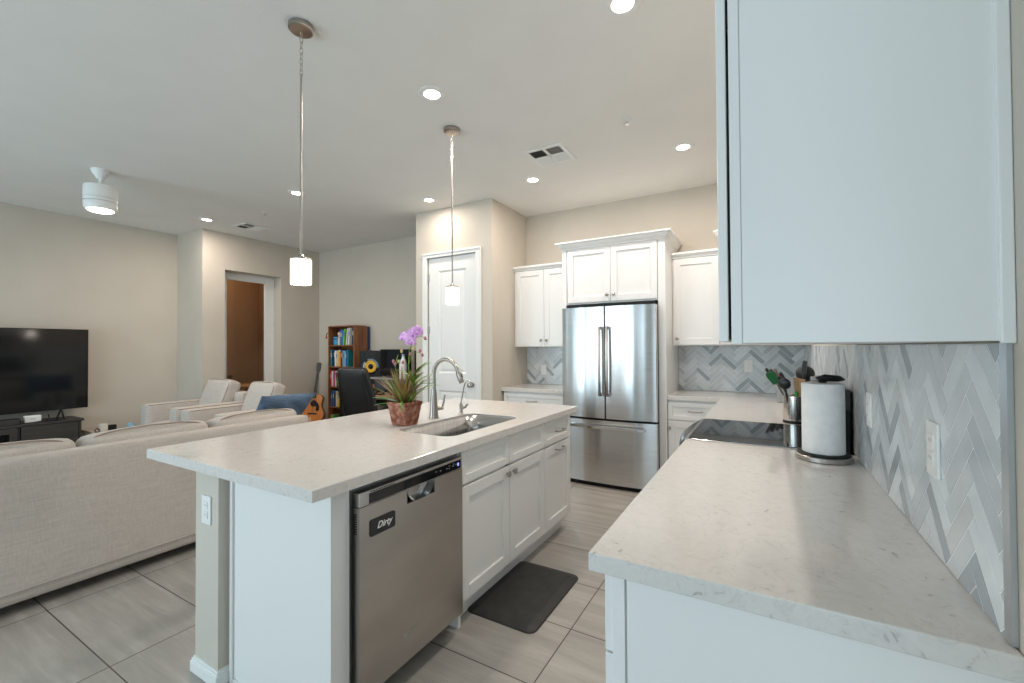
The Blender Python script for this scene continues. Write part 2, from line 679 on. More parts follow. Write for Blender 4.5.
# brown hall door behind the doorway
d2 = bpy.data.objects.new('door_2', None)
col.objects.link(d2)
d2.location = (-7.87, 3.6, 0)
d2['kind'] = 'structure'
MB().box(-7.88, -7.845, 3.2, 4.06, .01, 2.6).build('door_leaf', M_hall, d2)
MB().lathe([(.028, 0), (.028, .008), (.012, .012), (.012, .035), (.027, .042), (.03, .058), (.02, .07), (0, .072)], (-7.845, 3.985, .916), 18, 'x').build('door_knob', M_steel, d2, smooth=True)
t = thing('side_table', 'small tan wooden table standing in the hall beyond the doorway', 'table', (-7.3, 3.98, 0))
MB().lathe([(.10, .755), (.19, .76), (.2, .77), (.2, .795), (.19, .80)], (-7.3, 3.98, 0), 28).build('table_top', M_bamboo, t, smooth=True)
MB().lathe([(.14, 0), (.14, .02), (.03, .05), (.025, .4), (.03, .74), (.08, .757)], (-7.3, 3.98, 0), 20).build('pedestal', M_bamboo, t, smooth=True)

# baseboards
w = MB().box(XT, XT + .014, SOUTH, YJ, 0, .1)
struct('baseboard_left', w, M_trim, bevel=.004)
struct('baseboard_jog', MB().box(XT + .014, XD, YJ - .014, YJ, 0, .1), M_trim, bevel=.004)
struct('baseboard_far', MB().box(XD, PL, YF - .014, YF, 0, .1), M_trim, bevel=.004)
struct('baseboard_pantry', MB().box(PL, -3.632, PY - .014, PY, 0, .1).box(-2.768, PX, PY - .014, PY, 0, .1), M_trim, bevel=.004)
struct('baseboard_pantry_side', MB().box(PX, PX + .014, PY, 4.26, 0, .1), M_trim, bevel=.004)
struct('baseboard_doorway', MB().box(XD, XD + .014, YJ, OY0, 0, .1).box(XD, XD + .014, OY1, YF - .014, 0, .1), M_trim, bevel=.004)

# window wall behind the camera
w = MB()
xs = [XT - .14] + [v for a, b, c, d in WIN for v in (a, b)] + [EAST]
for i in range(0, len(xs), 2):
    w.box(xs[i], xs[i + 1], SOUTH - .12, SOUTH, 0, CEIL)
for a, b, c, d in WIN:
    w.box(a, b, SOUTH - .12, SOUTH, d, CEIL)
    w.box(a, b, SOUTH - .12, SOUTH, 0, c)
struct('wall_south', w, M_wall)
struct('wall_east', MB().box(EAST, EAST + .12, SOUTH, 5.0, 0, CEIL), M_wall)
struct('wall_dining', MB().box(XW + .14, EAST, 2.6, 2.74, 0, CEIL), M_wall)
for i, (a, b, c, d) in enumerate(WIN):
    w = MB()
    for x in (a, b - .06, (a + b) / 2 - .04):
        w.box(x, x + (.08 if x not in (a, b - .06) else .06), SOUTH - .09, SOUTH - .03, c, d)
    w.box(a, b, SOUTH - .09, SOUTH - .03, c, c + .06)
    w.box(a, b, SOUTH - .09, SOUTH - .03, d - .06, d)
    struct('window_%d' % (i + 1), w, M_trim)

# ------------------------------------------------------------------ herringbone backsplashes
TILE = []
for i, c in enumerate([(0.58, 0.59, 0.585), (0.545, 0.555, 0.55), (0.48, 0.495, 0.50), (0.66, 0.67, 0.66), (0.33, 0.35, 0.36), (0.56, 0.55, 0.53)]):
    TILE.append(noise_mat('marble_tile_%d' % i, (c[0] * 1.0, c[1] * 1.05, c[2] * 1.10), (c[0] * 1.13, c[1] * 1.19, c[2] * 1.25), 9, 0.25, stretch=(1, 1, 1)))
M_grout = mat('tile_grout', (0.84, 0.85, 0.84), 0.8)


def clip(poly, lo, hi, ax):
    for s, lim in ((1, lo), (-1, -hi)):
        out = []
        for i in range(len(poly)):
            p, q = poly[i - 1], poly[i]
            a, b = s * p[ax] - lim, s * q[ax] - lim
            if (a >= 0) != (b >= 0):
                t = a / (a - b)
                out.append((p[0] + (q[0] - p[0]) * t, p[1] + (q[1] - p[1]) * t))
            if b >= 0:
                out.append(q)
        poly = out
        if not poly:
            break
    return poly


def herringbone(face, pl, u0, u1, v0, v1, name, label, seed, tw=0.043, phase=(0, 0)):
    rg = random.Random(seed)
    n = 4
    g = 0.0015
    root = thing(name, label, 'backsplash', {'y-': ((u0 + u1) / 2, pl - .004, v0), 'x-': (pl - .004, (u0 + u1) / 2, v0)}[face])
    MB().fbox(face, pl, u0, u1, v0, v1, 0.0005, .0069).build('grout', M_grout, root)
    mb = MB()
    s = math.sqrt(.5)
    K = int(max(u1 - u0, v1 - v0) / tw) + 12
    for jb in range(-K // 3 - 3, K // 3 + 4):
        for ia in range(-K, K):
            ox, oy = ia + jb * n, ia - jb * n
            for (a, b, c, d) in ((ox, ox + n, oy, oy + 1), (ox, ox + 1, oy + 1, oy + 1 + n)):
                pts = [(a * tw + g, c * tw + g), (b * tw - g, c * tw + g), (b * tw - g, d * tw - g), (a * tw + g, d * tw - g)]
                pts = [((x - y) * s + (u0 + u1) / 2 + phase[0], (x + y) * s + v0 + phase[1]) for x, y in pts]
                r_ = rg.choices(range(6), (28, 21, 18, 18, 11, 8))[0]
                if max(p[0] for p in pts) < u0 or min(p[0] for p in pts) > u1 or max(p[1] for p in pts) < v0 or min(p[1] for p in pts) > v1:
                    continue
                q = clip(clip(pts, u0 + .001, u1 - .001, 0), v0 + .001, v1 - .001, 1)
                if len(q) < 3:
                    continue
                # drop repeated points
                q2 = []
                for p in q:
                    if not q2 or (abs(p[0] - q2[-1][0]) + abs(p[1] - q2[-1][1])) > 1e-5:
                        q2.append(p)
                if len(q2) > 2 and abs(q2[0][0] - q2[-1][0]) + abs(q2[0][1] - q2[-1][1]) < 1e-5:
                    q2.pop()
                if len(q2) < 3:
                    continue
                mb.mi = r_
                mb.prism(q2, 'x' if face == 'x-' else 'y', pl - .0075, pl - .005)
    mb.build('herringbone_tiles', TILE, root)
    return root


bs_r = herringbone('x-', XW, .978, YB - .008, .916, 1.374, 'tile_backsplash', 'long gray marble herringbone backsplash on the right wall behind the paper towels', 3)
MB().box(XW - .0078, XW - .0005, .953, .977, .916, 1.374).build('edge_trim', mat('edge_trim_metal', (0.55, 0.60, 0.64), 0.35, 1.0), bs_r)
herringbone('y-', YB, -.80, XW - .009, .916, 1.374, 'tile_backsplash', 'gray marble herringbone backsplash on the back wall right of the refrigerator', 5)
herringbone('y-', YB, PX + .002, -1.86, .916, 1.374, 'tile_backsplash', 'short gray marble herringbone backsplash left of the refrigerator', 7)


# ------------------------------------------------------------------ outlets
def outlet(face, pl, u, v, label, toggle=False):
    t = thing('wall_outlet', label, 'outlet', {'y-': (u, pl, v), 'x-': (pl, u, v), 'x+': (pl, u, v)}[face])
    MB().fbox(face, pl, u - .036, u + .036, v - .059, v + .059, 0.0, .006).build('cover_plate', M_plate, t, bevel=.002)
    for dz in (-.019, .019):
        m = MB()
        m.fbox(face, pl, u - .016, u + .016, v + dz - .0145, v + dz + .0145, .0055, .0085)
        m.mi = 1
        for du in (-.006, .006):
            m.fbox(face, pl, u + du - .001, u + du + .001, v + dz - .003, v + dz + .005, .0083, .0089)
        m.build('socket', [M_plate, M_grey], t)
    return t


outlet('x-', XW - .0075, 1.288, 1.145, 'white wall outlet nearest on the right herringbone wall, right of the paper towels')
outlet('x-', XW - .0075, 1.965, 1.145, 'white wall outlet on the right herringbone wall just beside the paper towel roll')
outlet('y-', YB - .0075, -.146, 1.175, 'white wall outlet on the back tile wall above the corner counter')
outlet('y-', YB - .0075, -2.39, 1.09, 'white wall outlet on the tile left of the refrigerator')
outlet('y-', .946, -2.03, .700, 'white outlet on the end of the island knee wall under the overhang')


# ------------------------------------------------------------------ cabinet pieces
def shaker(name, face, pl, u0, u1, v0, v1, parent, rail=.062, th=.02, m=None):
    mb = MB()
    mb.fbox(face, pl, u0, u0 + rail, v0, v1, 0.001, th)
    mb.fbox(face, pl, u1 - rail, u1, v0, v1, 0.001, th)
    mb.fbox(face, pl, u0 + rail, u1 - rail, v0, v0 + rail, 0.001, th)
    mb.fbox(face, pl, u0 + rail, u1 - rail, v1 - rail, v1, 0.001, th)
    mb.fbox(face, pl, u0 + rail - .002, u1 - rail + .002, v0 + rail - .002, v1 - rail + .002, .001, th - .011)
    # small sloping bead round the recess
    o = mb.build(name, m or M_white, parent, bevel=.0022)
    return o


def offs(face, pl, u, v, d):
    return {'x+': (pl + d, u, v), 'x-': (pl - d, u, v), 'y-': (u, pl - d, v)}[face]


def square_knob(face, pl, u, v, parent):
    mb = MB()
    mb.fbox(face, pl, u - .006, u + .006, v - .006, v + .006, 0, .016)
    mb.fbox(face, pl, u - .0145, u + .0145, v - .0145, v + .0145, .016, .027)
    return mb.build('knob', M_steel, parent, bevel=.003)


def round_knob(face, pl, u, v, parent):
    ax = 'x' if face[0] == 'x' else 'y'
    s = 1 if face == 'x+' else -1
    prof = [(.007, 0), (.006, .012), (.015, .017), (.016, .024), (.010, .03), (0, .031)]
    return MB().lathe([(r, s * h) for r, h in prof], offs(face, pl, u, v, 0), 16, ax).build('knob', M_steel, parent, smooth=True)


def bar_pull(face, pl, u, v, L, parent):
    h = L / 2
    pts = [offs(face, pl, u + a, v + dz, d) for a, d, dz in ((-h, 0, 0), (-h, .02, 0), (-h + .012, .03, 0), (-h * .4, .033, -.002), (h * .4, .033, -.002), (h - .012, .03, 0), (h, .02, 0), (h, 0, 0))]
    return MB().tube(pts, .0055, 8).build('pull', M_steel, parent, smooth=True)


# ---- island
IX0, IX1, IY0, IY1 = -2.467, -1.268, .896, 3.19
CT, CB = .914, .873
isl = thing('countertop', 'island countertop of speckled cream quartz with the sink cut into it', 'countertop', (-1.87, 2.04, CB))
# top with a rounded sink opening
SX0, SX1, SY0, SY1, SR = -1.79, -1.395, 1.775, 2.505, .07


def rrect(x0, x1, y0, y1, r, n=6):
    p = []
    for cx, cy, a0 in ((x1 - r, y1 - r, 0), (x0 + r, y1 - r, 90), (x0 + r, y0 + r, 180), (x1 - r, y0 + r, 270)):
        for i in range(n + 1):
            t = R(a0 + 90 * i / n)
            p.append((cx + r * math.cos(t), cy + r * math.sin(t)))
    return p


inn = rrect(SX0, SX1, SY0, SY1, SR)
m_ = 7
outp = []
corners = [(IX1, IY1), (IX0, IY1), (IX0, IY0), (IX1, IY0)]
mid = [(IX1, None), (None, IY1), (IX0, None), (None, IY0)]
for k in range(4):
    for i in range(m_):
        x, y = inn[k * m_ + i]
        if i == m_ // 2:
            outp.append(corners[k])
        elif (i < m_ // 2) == (k % 2 == 0):
            outp.append((corners[k][0], y))
        else:
            outp.append((x, corners[k][1]))
w = MB()
e = .003
w.rings([[(x, y, CT) for x, y in inn],
         [(min(max(x, IX0 + e), IX1 - e), min(max(y, IY0 + e), IY1 - e), CT) for x, y in outp],
         [(x, y, CT - e) for x, y in outp],
         [(x, y, CB) for x, y in outp],
         [(x, y, CB) for x, y in inn]], closed=True)
w.build('quartz_top', M_quartz, isl)

kw = thing('knee_wall', 'beige painted island knee wall under the seating overhang with white base trim', 'knee wall', (-2.03, 2.0, 0))
KX0, KX1, KY0 = -2.125, -1.942, .946
MB().box(KX0, KX1, KY0, 3.12, 0, CB).build('wall_body', M_wall, kw)
w = MB()
for d, h in ((.015, .045), (.011, .056), (.006, .064)):
    w.box(KX0 - d, KX1 + d, KY0 - d, .9885, 0, h)
    w.box(KX0 - d, KX0, .9885, 3.12, 0, h)
w.build('base_trim', M_trim, kw, bevel=.003)

ip = thing('end_panel', 'plain white end panel closing the island beside the dishwasher', 'cabinet panel', (-1.58, 1.03, 0))
MB().box(-1.94, -1.300, .990, 1.068, 0, CB).build('panel', M_white, ip)
MB().box(-1.925, -1.907, .980, .9895, 0, CB).build('scribe_strip', M_white, ip, bevel=.002)
MB().box(-1.907, -1.302, .983, .9895, 0, .018).build('shoe_trim', M_white, ip, bevel=.002)

sb = thing('base_cabinet', 'white sink cabinet with two shaker doors right of the dishwasher', 'cabinet', (-1.58, 2.19, 0))
MB().box(-1.84, -1.312, 1.722, 1.74, 0, CB).box(-1.84, -1.312, 2.637, 2.654, .1, CB).box(-1.84, -1.312, 1.74, 2.637, .1, .118).box(-1.33, -1.312, 1.74, 2.637, .683, .703).box(-1.33, -1.312, 1.74, 2.637, .845, CB).box(-1.33, -1.312, 2.17, 2.21, .1, .7).build('cabinet_box', M_white, sb)
MB().box(-1.39, -1.365, 1.722, 2.654, 0, .11).build('toe_kick', M_white, sb)
for a, b, kb in ((1.727, 2.186, 2.152), (2.192, 2.652, 2.226)):
    d = shaker('door', 'x+', -1.312, a, b, .125, .685, sb)
    square_knob('x+', -1.292, kb, .648, d)
    shaker('drawer_front', 'x+', -1.312, a, b, .70, .866, sb, rail=.04)

nb = thing('base_cabinet', 'narrow white cabinet at the far island end with drawer pull and door pull', 'cabinet', (-1.58, 2.89, 0))
MB().box(-1.84, -1.312, 2.656, 3.13, .1, CB).build('cabinet_box', M_white, nb)
MB().box(-1.39, -1.365, 2.656, 3.09, 0, .11).build('toe_kick', M_white, nb)
d = shaker('door', 'x+', -1.312, 2.66, 3.10, .125, .685, nb)
bar_pull('x+', -1.292, 2.89, .648, .12, d)
d = shaker('drawer_front', 'x+', -1.312, 2.66, 3.10, .70, .866, nb, rail=.04)
bar_pull('x+', -1.292, 2.89, .777, .12, d)

# sink, drain
sk = thing('sink', 'undermount stainless steel sink bowl in the island countertop', 'sink', (-1.59, 2.14, .70))
w = MB()
rs = []
for d, z, rr in ((.0012, CT - .012, SR), (.0015, .80, SR), (.008, .72, SR), (.024, .692, SR), (.06, .683, SR * .8)):
    rs.append([(x, y, z) for x, y in rrect(SX0 + d, SX1 - d, SY0 + d, SY1 - d, rr)])
rs.append([(x, y, .680) for x, y in rrect(-1.60, -1.56, 2.13, 2.17, .019)])
w.rings(rs, cap=False)
bow = w.build('bowl', M_sink, sk, smooth=True, angle=50)
sol = bow.modifiers.new('wall', 'SOLIDIFY')
sol.thickness = .002
MB().lathe([(.0, .6805), (.02, .682), (.042, .684), (.045, .6875), (.0, .6875)], (-1.58, 2.15, 0), 24).build('drain', M_chrome, sk, smooth=True)

# faucet
fc = thing('faucet', 'tall brushed nickel gooseneck kitchen faucet behind the sink', 'faucet', (-1.875, 2.21, CT))
MB().lathe([(.031, .914), (.031, .918), (.029, .93), (.024, 1.0), (.020, 1.06), (.0165, 1.10)], (-1.875, 2.21, 0), 24).build('body', M_steel, fc, smooth=True)
pts = [(-1.875, 2.21, 1.10), (-1.875, 2.21, 1.16), (-1.875, 2.21, 1.20)]
for i in range(1, 13):
    t = math.pi - math.pi * .92 * i / 12
    pts.append((-1.775 + .1 * math.cos(t), 2.21, 1.20 + .098 * math.sin(t)))
MB().tube(pts, .0135, 14).build('gooseneck', M_steel, fc, smooth=True)
p = Vector(pts[-1])
dv = (Vector(pts[-1]) - Vector(pts[-2])).normalized()
MB().tube([p - dv * .004, p + dv * .01, p + dv * .03, p + dv * .075, p + dv * .08], [.0145, .0175, .018, .0165, .012], 16).build('spray_head', M_steel, fc, smooth=True)
MB().tube([p + dv * .02 + Vector((.016, 0, .004)), p + dv * .045 + Vector((.0165, 0, .004))], .006, 8).build('spray_button', M_black, fc, smooth=True)
MB().tube([(-1.868, 2.225, .972), (-1.85, 2.262, .975), (-1.847, 2.268, .976)], [.0135, .0135, .011], 14).build('valve', M_steel, fc, smooth=True)
MB().tube([(-1.848, 2.262, .98), (-1.842, 2.268, 1.01), (-1.835, 2.275, 1.062)], [.006, .0065, .005], 10).build('lever', M_steel, fc, smooth=True)

tp = thing('water_tap', 'small slim filtered water tap to the right of the faucet', 'tap', (-1.82, 2.43, CT))
MB().lathe([(.02, .914), (.02, .918), (.012, .924), (.011, .985), (.006, .992)], (-1.82, 2.43, 0), 18).build('body', M_steel, tp, smooth=True)
pts = [(-1.82, 2.43, .985), (-1.815, 2.43, 1.02), (-1.804, 2.43, 1.06), (-1.796, 2.43, 1.10), (-1.786, 2.43, 1.128), (-1.77, 2.43, 1.146), (-1.752, 2.43, 1.148), (-1.738, 2.43, 1.136), (-1.731, 2.43, 1.122)]
MB().tube(pts, .0052, 10).build('spout', M_steel, tp, smooth=True)
MB().tube([(-1.731, 2.43, 1.127), (-1.729, 2.43, 1.112)], .0085, 10).build('spout_tip', M_steel, tp, smooth=True)
MB().tube([(-1.815, 2.43, .955), (-1.79, 2.44, .965), (-1.775, 2.447, .985)], [.008, .010, .007], 10).build('lever', M_steel, tp, smooth=True)

# dishwasher
dw = thing('dishwasher', 'stainless steel dishwasher built into the near end of the island', 'dishwasher', (-1.55, 1.40, 0))
MB().box(-1.83, -1.312, 1.082, 1.698, .1, .855).build('tub', M_grey, dw)
MB().box(-1.40, -1.375, 1.085, 1.698, 0, .1).build('toe_panel', M_black, dw)
w = MB()
# door slab with a pocket handle cut below the control strip
Y0, Y1, HX = 1.084, 1.698, -1.266
hy0, hy1 = 1.325, 1.495
w.box(-1.308, HX, Y0, hy0, .105, .795)
w.box(-1.308, HX, hy1, Y1, .105, .795)
w.box(-1.308, HX, hy0, hy1, .105, .738)
w.build('door', M_dw, dw)
w = MB()
n = 14
rs = []
for i in range(n + 1):
    a = -1 + 2 * i / n
    y = (hy0 + hy1) / 2 + (hy1 - hy0) / 2 * a
    zb = .738 + .05 * abs(a) ** 4
    rs.append([(HX + .001, y, zb), (-1.300, y, zb + .012), (-1.303, y, .79), (-1.307, y, .79), (-1.307, y, zb - .002), (HX - .0, y, zb - .002)])
w.rings(rs)
w.build('handle_pocket', M_chrome, dw, smooth=True)
MB().box(-1.308, HX, Y0, Y1, .796, .848).build('control_panel', mat('control_steel', (0.50, 0.49, 0.48), 0.3, 1.0), dw, bevel=.004)
w = MB().box(HX - .002, HX + .0012, 1.128, 1.683, .800, .838)
w.mi = 1
for y, z in ((1.50, .822), (1.53, .819), (1.575, .818), (1.592, .815), (1.595, .826), (1.62, .819), (1.625, .828), (1.645, .822)):
    w.box(HX + .001, HX + .0016, y, y + .009, z, z + .0035)
w.build('display_strip', [M_blackgloss, M_grey], dw)
w = MB()
for i in range(10):
    w.box(HX - .001, HX + .001, 1.135 + i * .0125, 1.144 + i * .0125, .8405, .8445)
w.build('vent_slots', M_black, dw)
MB().box(HX + .001, HX + .002, 1.658, 1.669, .813, .828).build('indicator_light', mat('blue_led', (.1, .1, .6), .4, emit=(.25, .3, 1.0), estr=1.6), dw)
w = MB()
for i in range(9):
    w.box(-1.296, -1.279, Y0 - .0008, Y0 + .0005, .70 + i * .0085, .704 + i * .0085)
w.build('side_vent', M_black, dw)
w = MB()
w.box(HX, HX + .0012, 1.305, 1.335, .210, .219)
w.box(HX, HX + .0012, 1.342, 1.375, .222, .230)
w.build('badge', M_grey, dw)


def text_mesh(name, txt, size, m, parent, loc, rot, shear=0.0, extrude=.0004):
    c = bpy.data.curves.new(name, 'FONT')
    c.body = txt
    c.size = size
    c.shear = shear
    c.align_x = 'CENTER'
    c.align_y = 'CENTER'
    c.extrude = extrude
    c.offset = 0.0006
    o = bpy.data.objects.new(name + '_curve', c)
    col.objects.link(o)
    dg = bpy.context.evaluated_depsgraph_get()
    me = bpy.data.meshes.new_from_object(o.evaluated_get(dg))
    bpy.data.objects.remove(o, do_unlink=True)
    me.materials.clear()
    me.materials.append(m)
    ob = bpy.data.objects.new(name, me)
    col.objects.link(ob)
    ob.parent = parent
    ob.location = loc
    ob.rotation_euler = rot
    return ob


mg = thing('magnet_sign', 'small black magnet with white script lettering stuck on the dishwasher door', 'magnet', (HX + .002, 1.193, .70))
w = MB()
w.prism(rrect(1.130, 1.256, .676, .738, .009, 4), 'x', HX + .0003, HX + .0035)
w.build('plate', mat('magnet_black', (.02, .021, .024), .5), mg)
text_mesh('lettering', 'Dirty', .034, M_plate, mg, (.002, .006, .008), (R(90), 0, R(90)), shear=.35)

# ---- right run: near base cabinet + countertop
rb = thing('base_cabinet', 'white base cabinet nearest at the right, under the quartz counter end', 'cabinet', (0, 1.6, 0))
MB().box(-.298, XW - .003, .962, 2.292, .1, CB).build('cabinet_box', M_white, rb)
MB().box(-.30, -.272, .952, .9615, 0, CB).build('stile', M_white, rb, bevel=.0015)
MB().box(-.268, XW - .003, .955, .9615, 0, CB).build('end_panel', M_white, rb)
MB().box(-.25, XW - .003, .962, 2.292, 0, .1).build('toe_kick', M_white, rb)
for a, b in ((.956, 1.62), (1.625, 2.288)):
    s_ = MB()
    dr = MB().fbox('x-', -.298, a, b, .695, .870, .001, .02).build('drawer_front', M_white, rb, bevel=.002)
    dd = MB().fbox('x-', -.298, a, b, .115, .690, .001, .02).build('door', M_white, rb, bevel=.002)

ct = thing('countertop', 'speckled quartz countertop nearest at the right, ending in front of the range', 'countertop', (0, 1.6, CB))
MB().box(-.348, XW - .0008, .932, 2.296, CB, CT).build('quartz_top', M_quartz, ct, bevel=.003)
ct = thing('countertop', 'quartz corner countertop beyond the range along the back tile wall', 'countertop', (0, 4.2, CB))
MB().prism([(-.348, 2.992), (XW - .0008, 2.992), (XW - .0008, YB - .0008), (-.8015, YB - .0008), (-.8015, 4.272), (-.348, 4.272)], 'z', CB, CT).build('quartz_top', M_quartz, ct, bevel=.003)
ct = thing('countertop', 'short quartz countertop between the pantry wall and the refrigerator', 'countertop', (-2.24, 4.6, CB))
MB().box(PX + .001, -1.862, 4.272, YB - .0008, CB, CT).build('quartz_top', M_quartz, ct, bevel=.003)

cb = thing('base_cabinet', 'white corner base cabinet beyond the range with doors facing the aisle', 'cabinet', (0, 3.6, 0))
MB().box(-.298, XW - .003, 2.994, YB - .003, .1, CB).build('cabinet_box', M_white, cb)
shaker('door', 'x-', -.298, 3.0, 3.6, .115, .69, cb)
shaker('drawer_front', 'x-', -.298, 3.0, 3.6, .70, .852, cb, rail=.04)
bc = thing('base_cabinet', 'white base cabinet right of the refrigerator with one drawer over a door', 'cabinet', (-.56, 4.6, 0))
MB().box(-.801, -.30, 4.305, YB - .003, .1, CB).build('cabinet_box', M_white, bc)
MB().box(-.801, -.30, 4.37, 4.39, 0, .1).build('toe_kick', M_white, bc)
d = shaker('drawer_front', 'y-', 4.305, -.797, -.305, .69, .852, bc, rail=.04)
bar_pull('y-', 4.285, -.56, .775, .12, d)
d = shaker('door', 'y-', 4.305, -.797, -.305, .115, .68, bc)
square_knob('y-', 4.285, -.785, .612, d)
lc = thing('base_cabinet', 'white base cabinet between pantry wall and refrigerator, with a drawer pull', 'cabinet', (-2.24, 4.6, 0))
MB().box(PX + .015, -1.862, 4.305, YB - .003, .1, CB).build('cabinet_box', M_white, lc)
MB().box(PX + .015, -1.862, 4.37, 4.39, 0, .1).build('toe_kick', M_white, lc)
d = shaker('drawer_front', 'y-', 4.305, PX + .025, -1.868, .69, .852, lc, rail=.04)
bar_pull('y-', 4.285, -2.24, .775, .12, d)
for a, b, k in ((PX + .025, -2.246, -2.28), (-2.24, -1.868, -2.206)):
    d = shaker('door', 'y-', 4.305, a, b, .115, .68, lc)
    square_knob('y-', 4.285, k, .64, d)


# ---- wall cabinets
def crown(name, x0, x1, y0, y1, z, h, parent, ends='lr', proj=.045):
    """stepped crown moulding along the front (-y) and the open ends."""
    prof = [(0, 0), (.006, .006), (.006, .018), (.02, .03), (.034, h - .02), (proj, h - .014), (proj, h)]
    mb = MB()
    l = 1 if 'l' in ends else 0
    r = 1 if 'r' in ends else 0
    rs = []
    for d, zz in prof:
        rs.append([(x0 - d * l, y0 - d, z + zz), (x1 + d * r, y0 - d, z + zz), (x1 + d * r, y1, z + zz), (x0 - d * l, y1, z + zz)])
    mb.rings(rs)
    return mb.build(name, M_white, parent)


uc = thing('wall_cabinet', 'white two-door wall cabinet left of the refrigerator beside the pantry wall', 'cabinet', (-2.24, 4.75, 1.377))
MB().box(PX + .002, -1.853, 4.60, YB - .003, 1.377, 2.29).build('cabinet_box', M_white, uc)
d = shaker('door', 'y-', 4.60, -2.595, -2.228, 1.385, 2.28, uc)
round_knob('y-', 4.58, -2.262, 1.452, d)
d = shaker('door', 'y-', 4.60, -2.224, -1.858, 1.385, 2.28, uc)
round_knob('y-', 4.58, -2.19, 1.452, d)
crown('crown_molding', PX + .002, -1.853, 4.585, YB - .003, 2.285, .055, uc, ends='', proj=.03)

uf = thing('refrigerator_surround', 'tall white surround with two doors and crown molding above the refrigerator', 'cabinet', (-1.33, 4.58, 0))
MB().box(-1.851, -1.803, 4.255, YB - .003, 0, 2.40).build('side_panel', M_white, uf, bevel=.002)
MB().box(-.872, -.803, 4.255, YB - .003, 0, 2.40).build('side_panel', M_white, uf, bevel=.002)
MB().box(-1.803, -.872, 4.272, YB - .003, 1.815, 2.40).build('cabinet_box', M_white, uf)
d = shaker('door', 'y-', 4.272, -1.79, -1.333, 1.83, 2.385, uf)
round_knob('y-', 4.252, -1.365, 1.895, d)
d = shaker('door', 'y-', 4.272, -1.329, -.878, 1.83, 2.385, uf)
round_knob('y-', 4.252, -1.297, 1.895, d)
crown('crown_molding', -1.851, -.803, 4.252, YB - .003, 2.385, .08, uf, proj=.055)

ur = thing('wall_cabinet', 'white single-door wall cabinet right of the refrigerator surround', 'cabinet', (-.6, 4.75, 1.38))
MB().box(-.800, -.372, 4.60, YB - .003, 1.38, 2.25).build('cabinet_box', M_white, ur)
d = shaker('door', 'y-', 4.60, -.785, -.378, 1.388, 2.24, ur)
round_knob('y-', 4.58, -.755, 1.452, d)
crown('crown_molding', -.800, -.372, 4.585, YB - .003, 2.245, .06, ur, ends='', proj=.03)

dc = thing('wall_cabinet', 'tall white corner wall cabinet mostly hidden behind the nearest wall cabinet', 'cabinet', (0, 4.6, 1.38))
MB().prism([(-.370, YB - .001), (-.370, 4.58), (-.01, 4.22), (XW - .001, 4.22), (XW - .001, YB - .001)], 'z', 1.38, 2.40).build('cabinet_box', M_white, dc)
w = MB()
w.rings([[(-.370 - d, YB - .001, z), (-.370 - d, 4.58 - d * .4, z), (-.01 - d * .4, 4.22 - d, z), (XW - .001, 4.22 - d, z), (XW - .001, YB - .001, z)] for d, z in ((0, 2.40), (.02, 2.42), (.045, 2.455), (.05, 2.46), (.05, 2.475))])
w.build('crown_molding', M_white, dc)
w = MB()
v = [(-.345, 4.555), (-.035, 4.245), (-.049, 4.231), (-.359, 4.541)]
w.prism(v, 'z', 1.39, 2.39)
w.build('door', M_white, dc, bevel=.002)

nu = thing('wall_cabinet', 'large white wall cabinet nearest at the upper right, seen from its side', 'cabinet', (.13, 1.5, 1.374))
UY, UY1 = .945, 2.28
MB().box(-.056, XW - .012, UY + .004, UY1, 1.378, 2.44).build('cabinet_box', M_white, nu)
MB().box(-.0565, -.038, UY, UY + .0035, 1.376, 2.44).build('face_frame', M_white, nu, bevel=.001)
MB().box(-.037, XW - .017, UY + .0015, UY + .0035, 1.3785, 2.44).build('side_panel', M_white, nu)
MB().box(XW - .017, XW - .0005, UY - .006, UY + .0035, 1.374, 2.44).build('scribe_molding', M_white, nu, bevel=.002)
for a, b in ((UY, 1.608), (1.612, UY1)):
    d = shaker('door', 'x-', -.0605, a, b, 1.381, 2.44, nu, th=.018)
    for z in (1.432, 2.20, 1.98):
        MB().box(-.0615, -.0565, a + .012, a + .034, z - .02, z + .02).build('hinge', M_grey, d)
MB().box(-.0613, -.0572, UY + .012, UY1 - .004, 1.385, 2.44).build('shadow_gap', M_gap, nu)
hd = thing('range_hood', 'white cabinet and steel hood hidden above the range', 'hood', (.13, 2.65, 1.7))
MB().box(-.056, XW - .001, 2.285, 2.99, 1.75, 2.44).build('cabinet_box', M_white, hd)
MB().prism([(-.12, 1.70), (XW - .001, 1.70), (XW - .001, 1.749), (-.056, 1.749), (-.12, 1.72)], 'y', 2.29, 2.985).build('hood_shell', M_steel, hd)

# ---- refrigerator
fr = thing('refrigerator', 'stainless french door refrigerator with a bottom freezer drawer', 'refrigerator', (-1.335, 4.5, 0))
MB().box(-1.79, -.885, 4.20, 4.88, .02, 1.765).build('body', mat('fridge_side_gray', (.10, .10, .105), .45, 0.3), fr)
FX0, FX1, FM = -1.812, -.868, -1.352


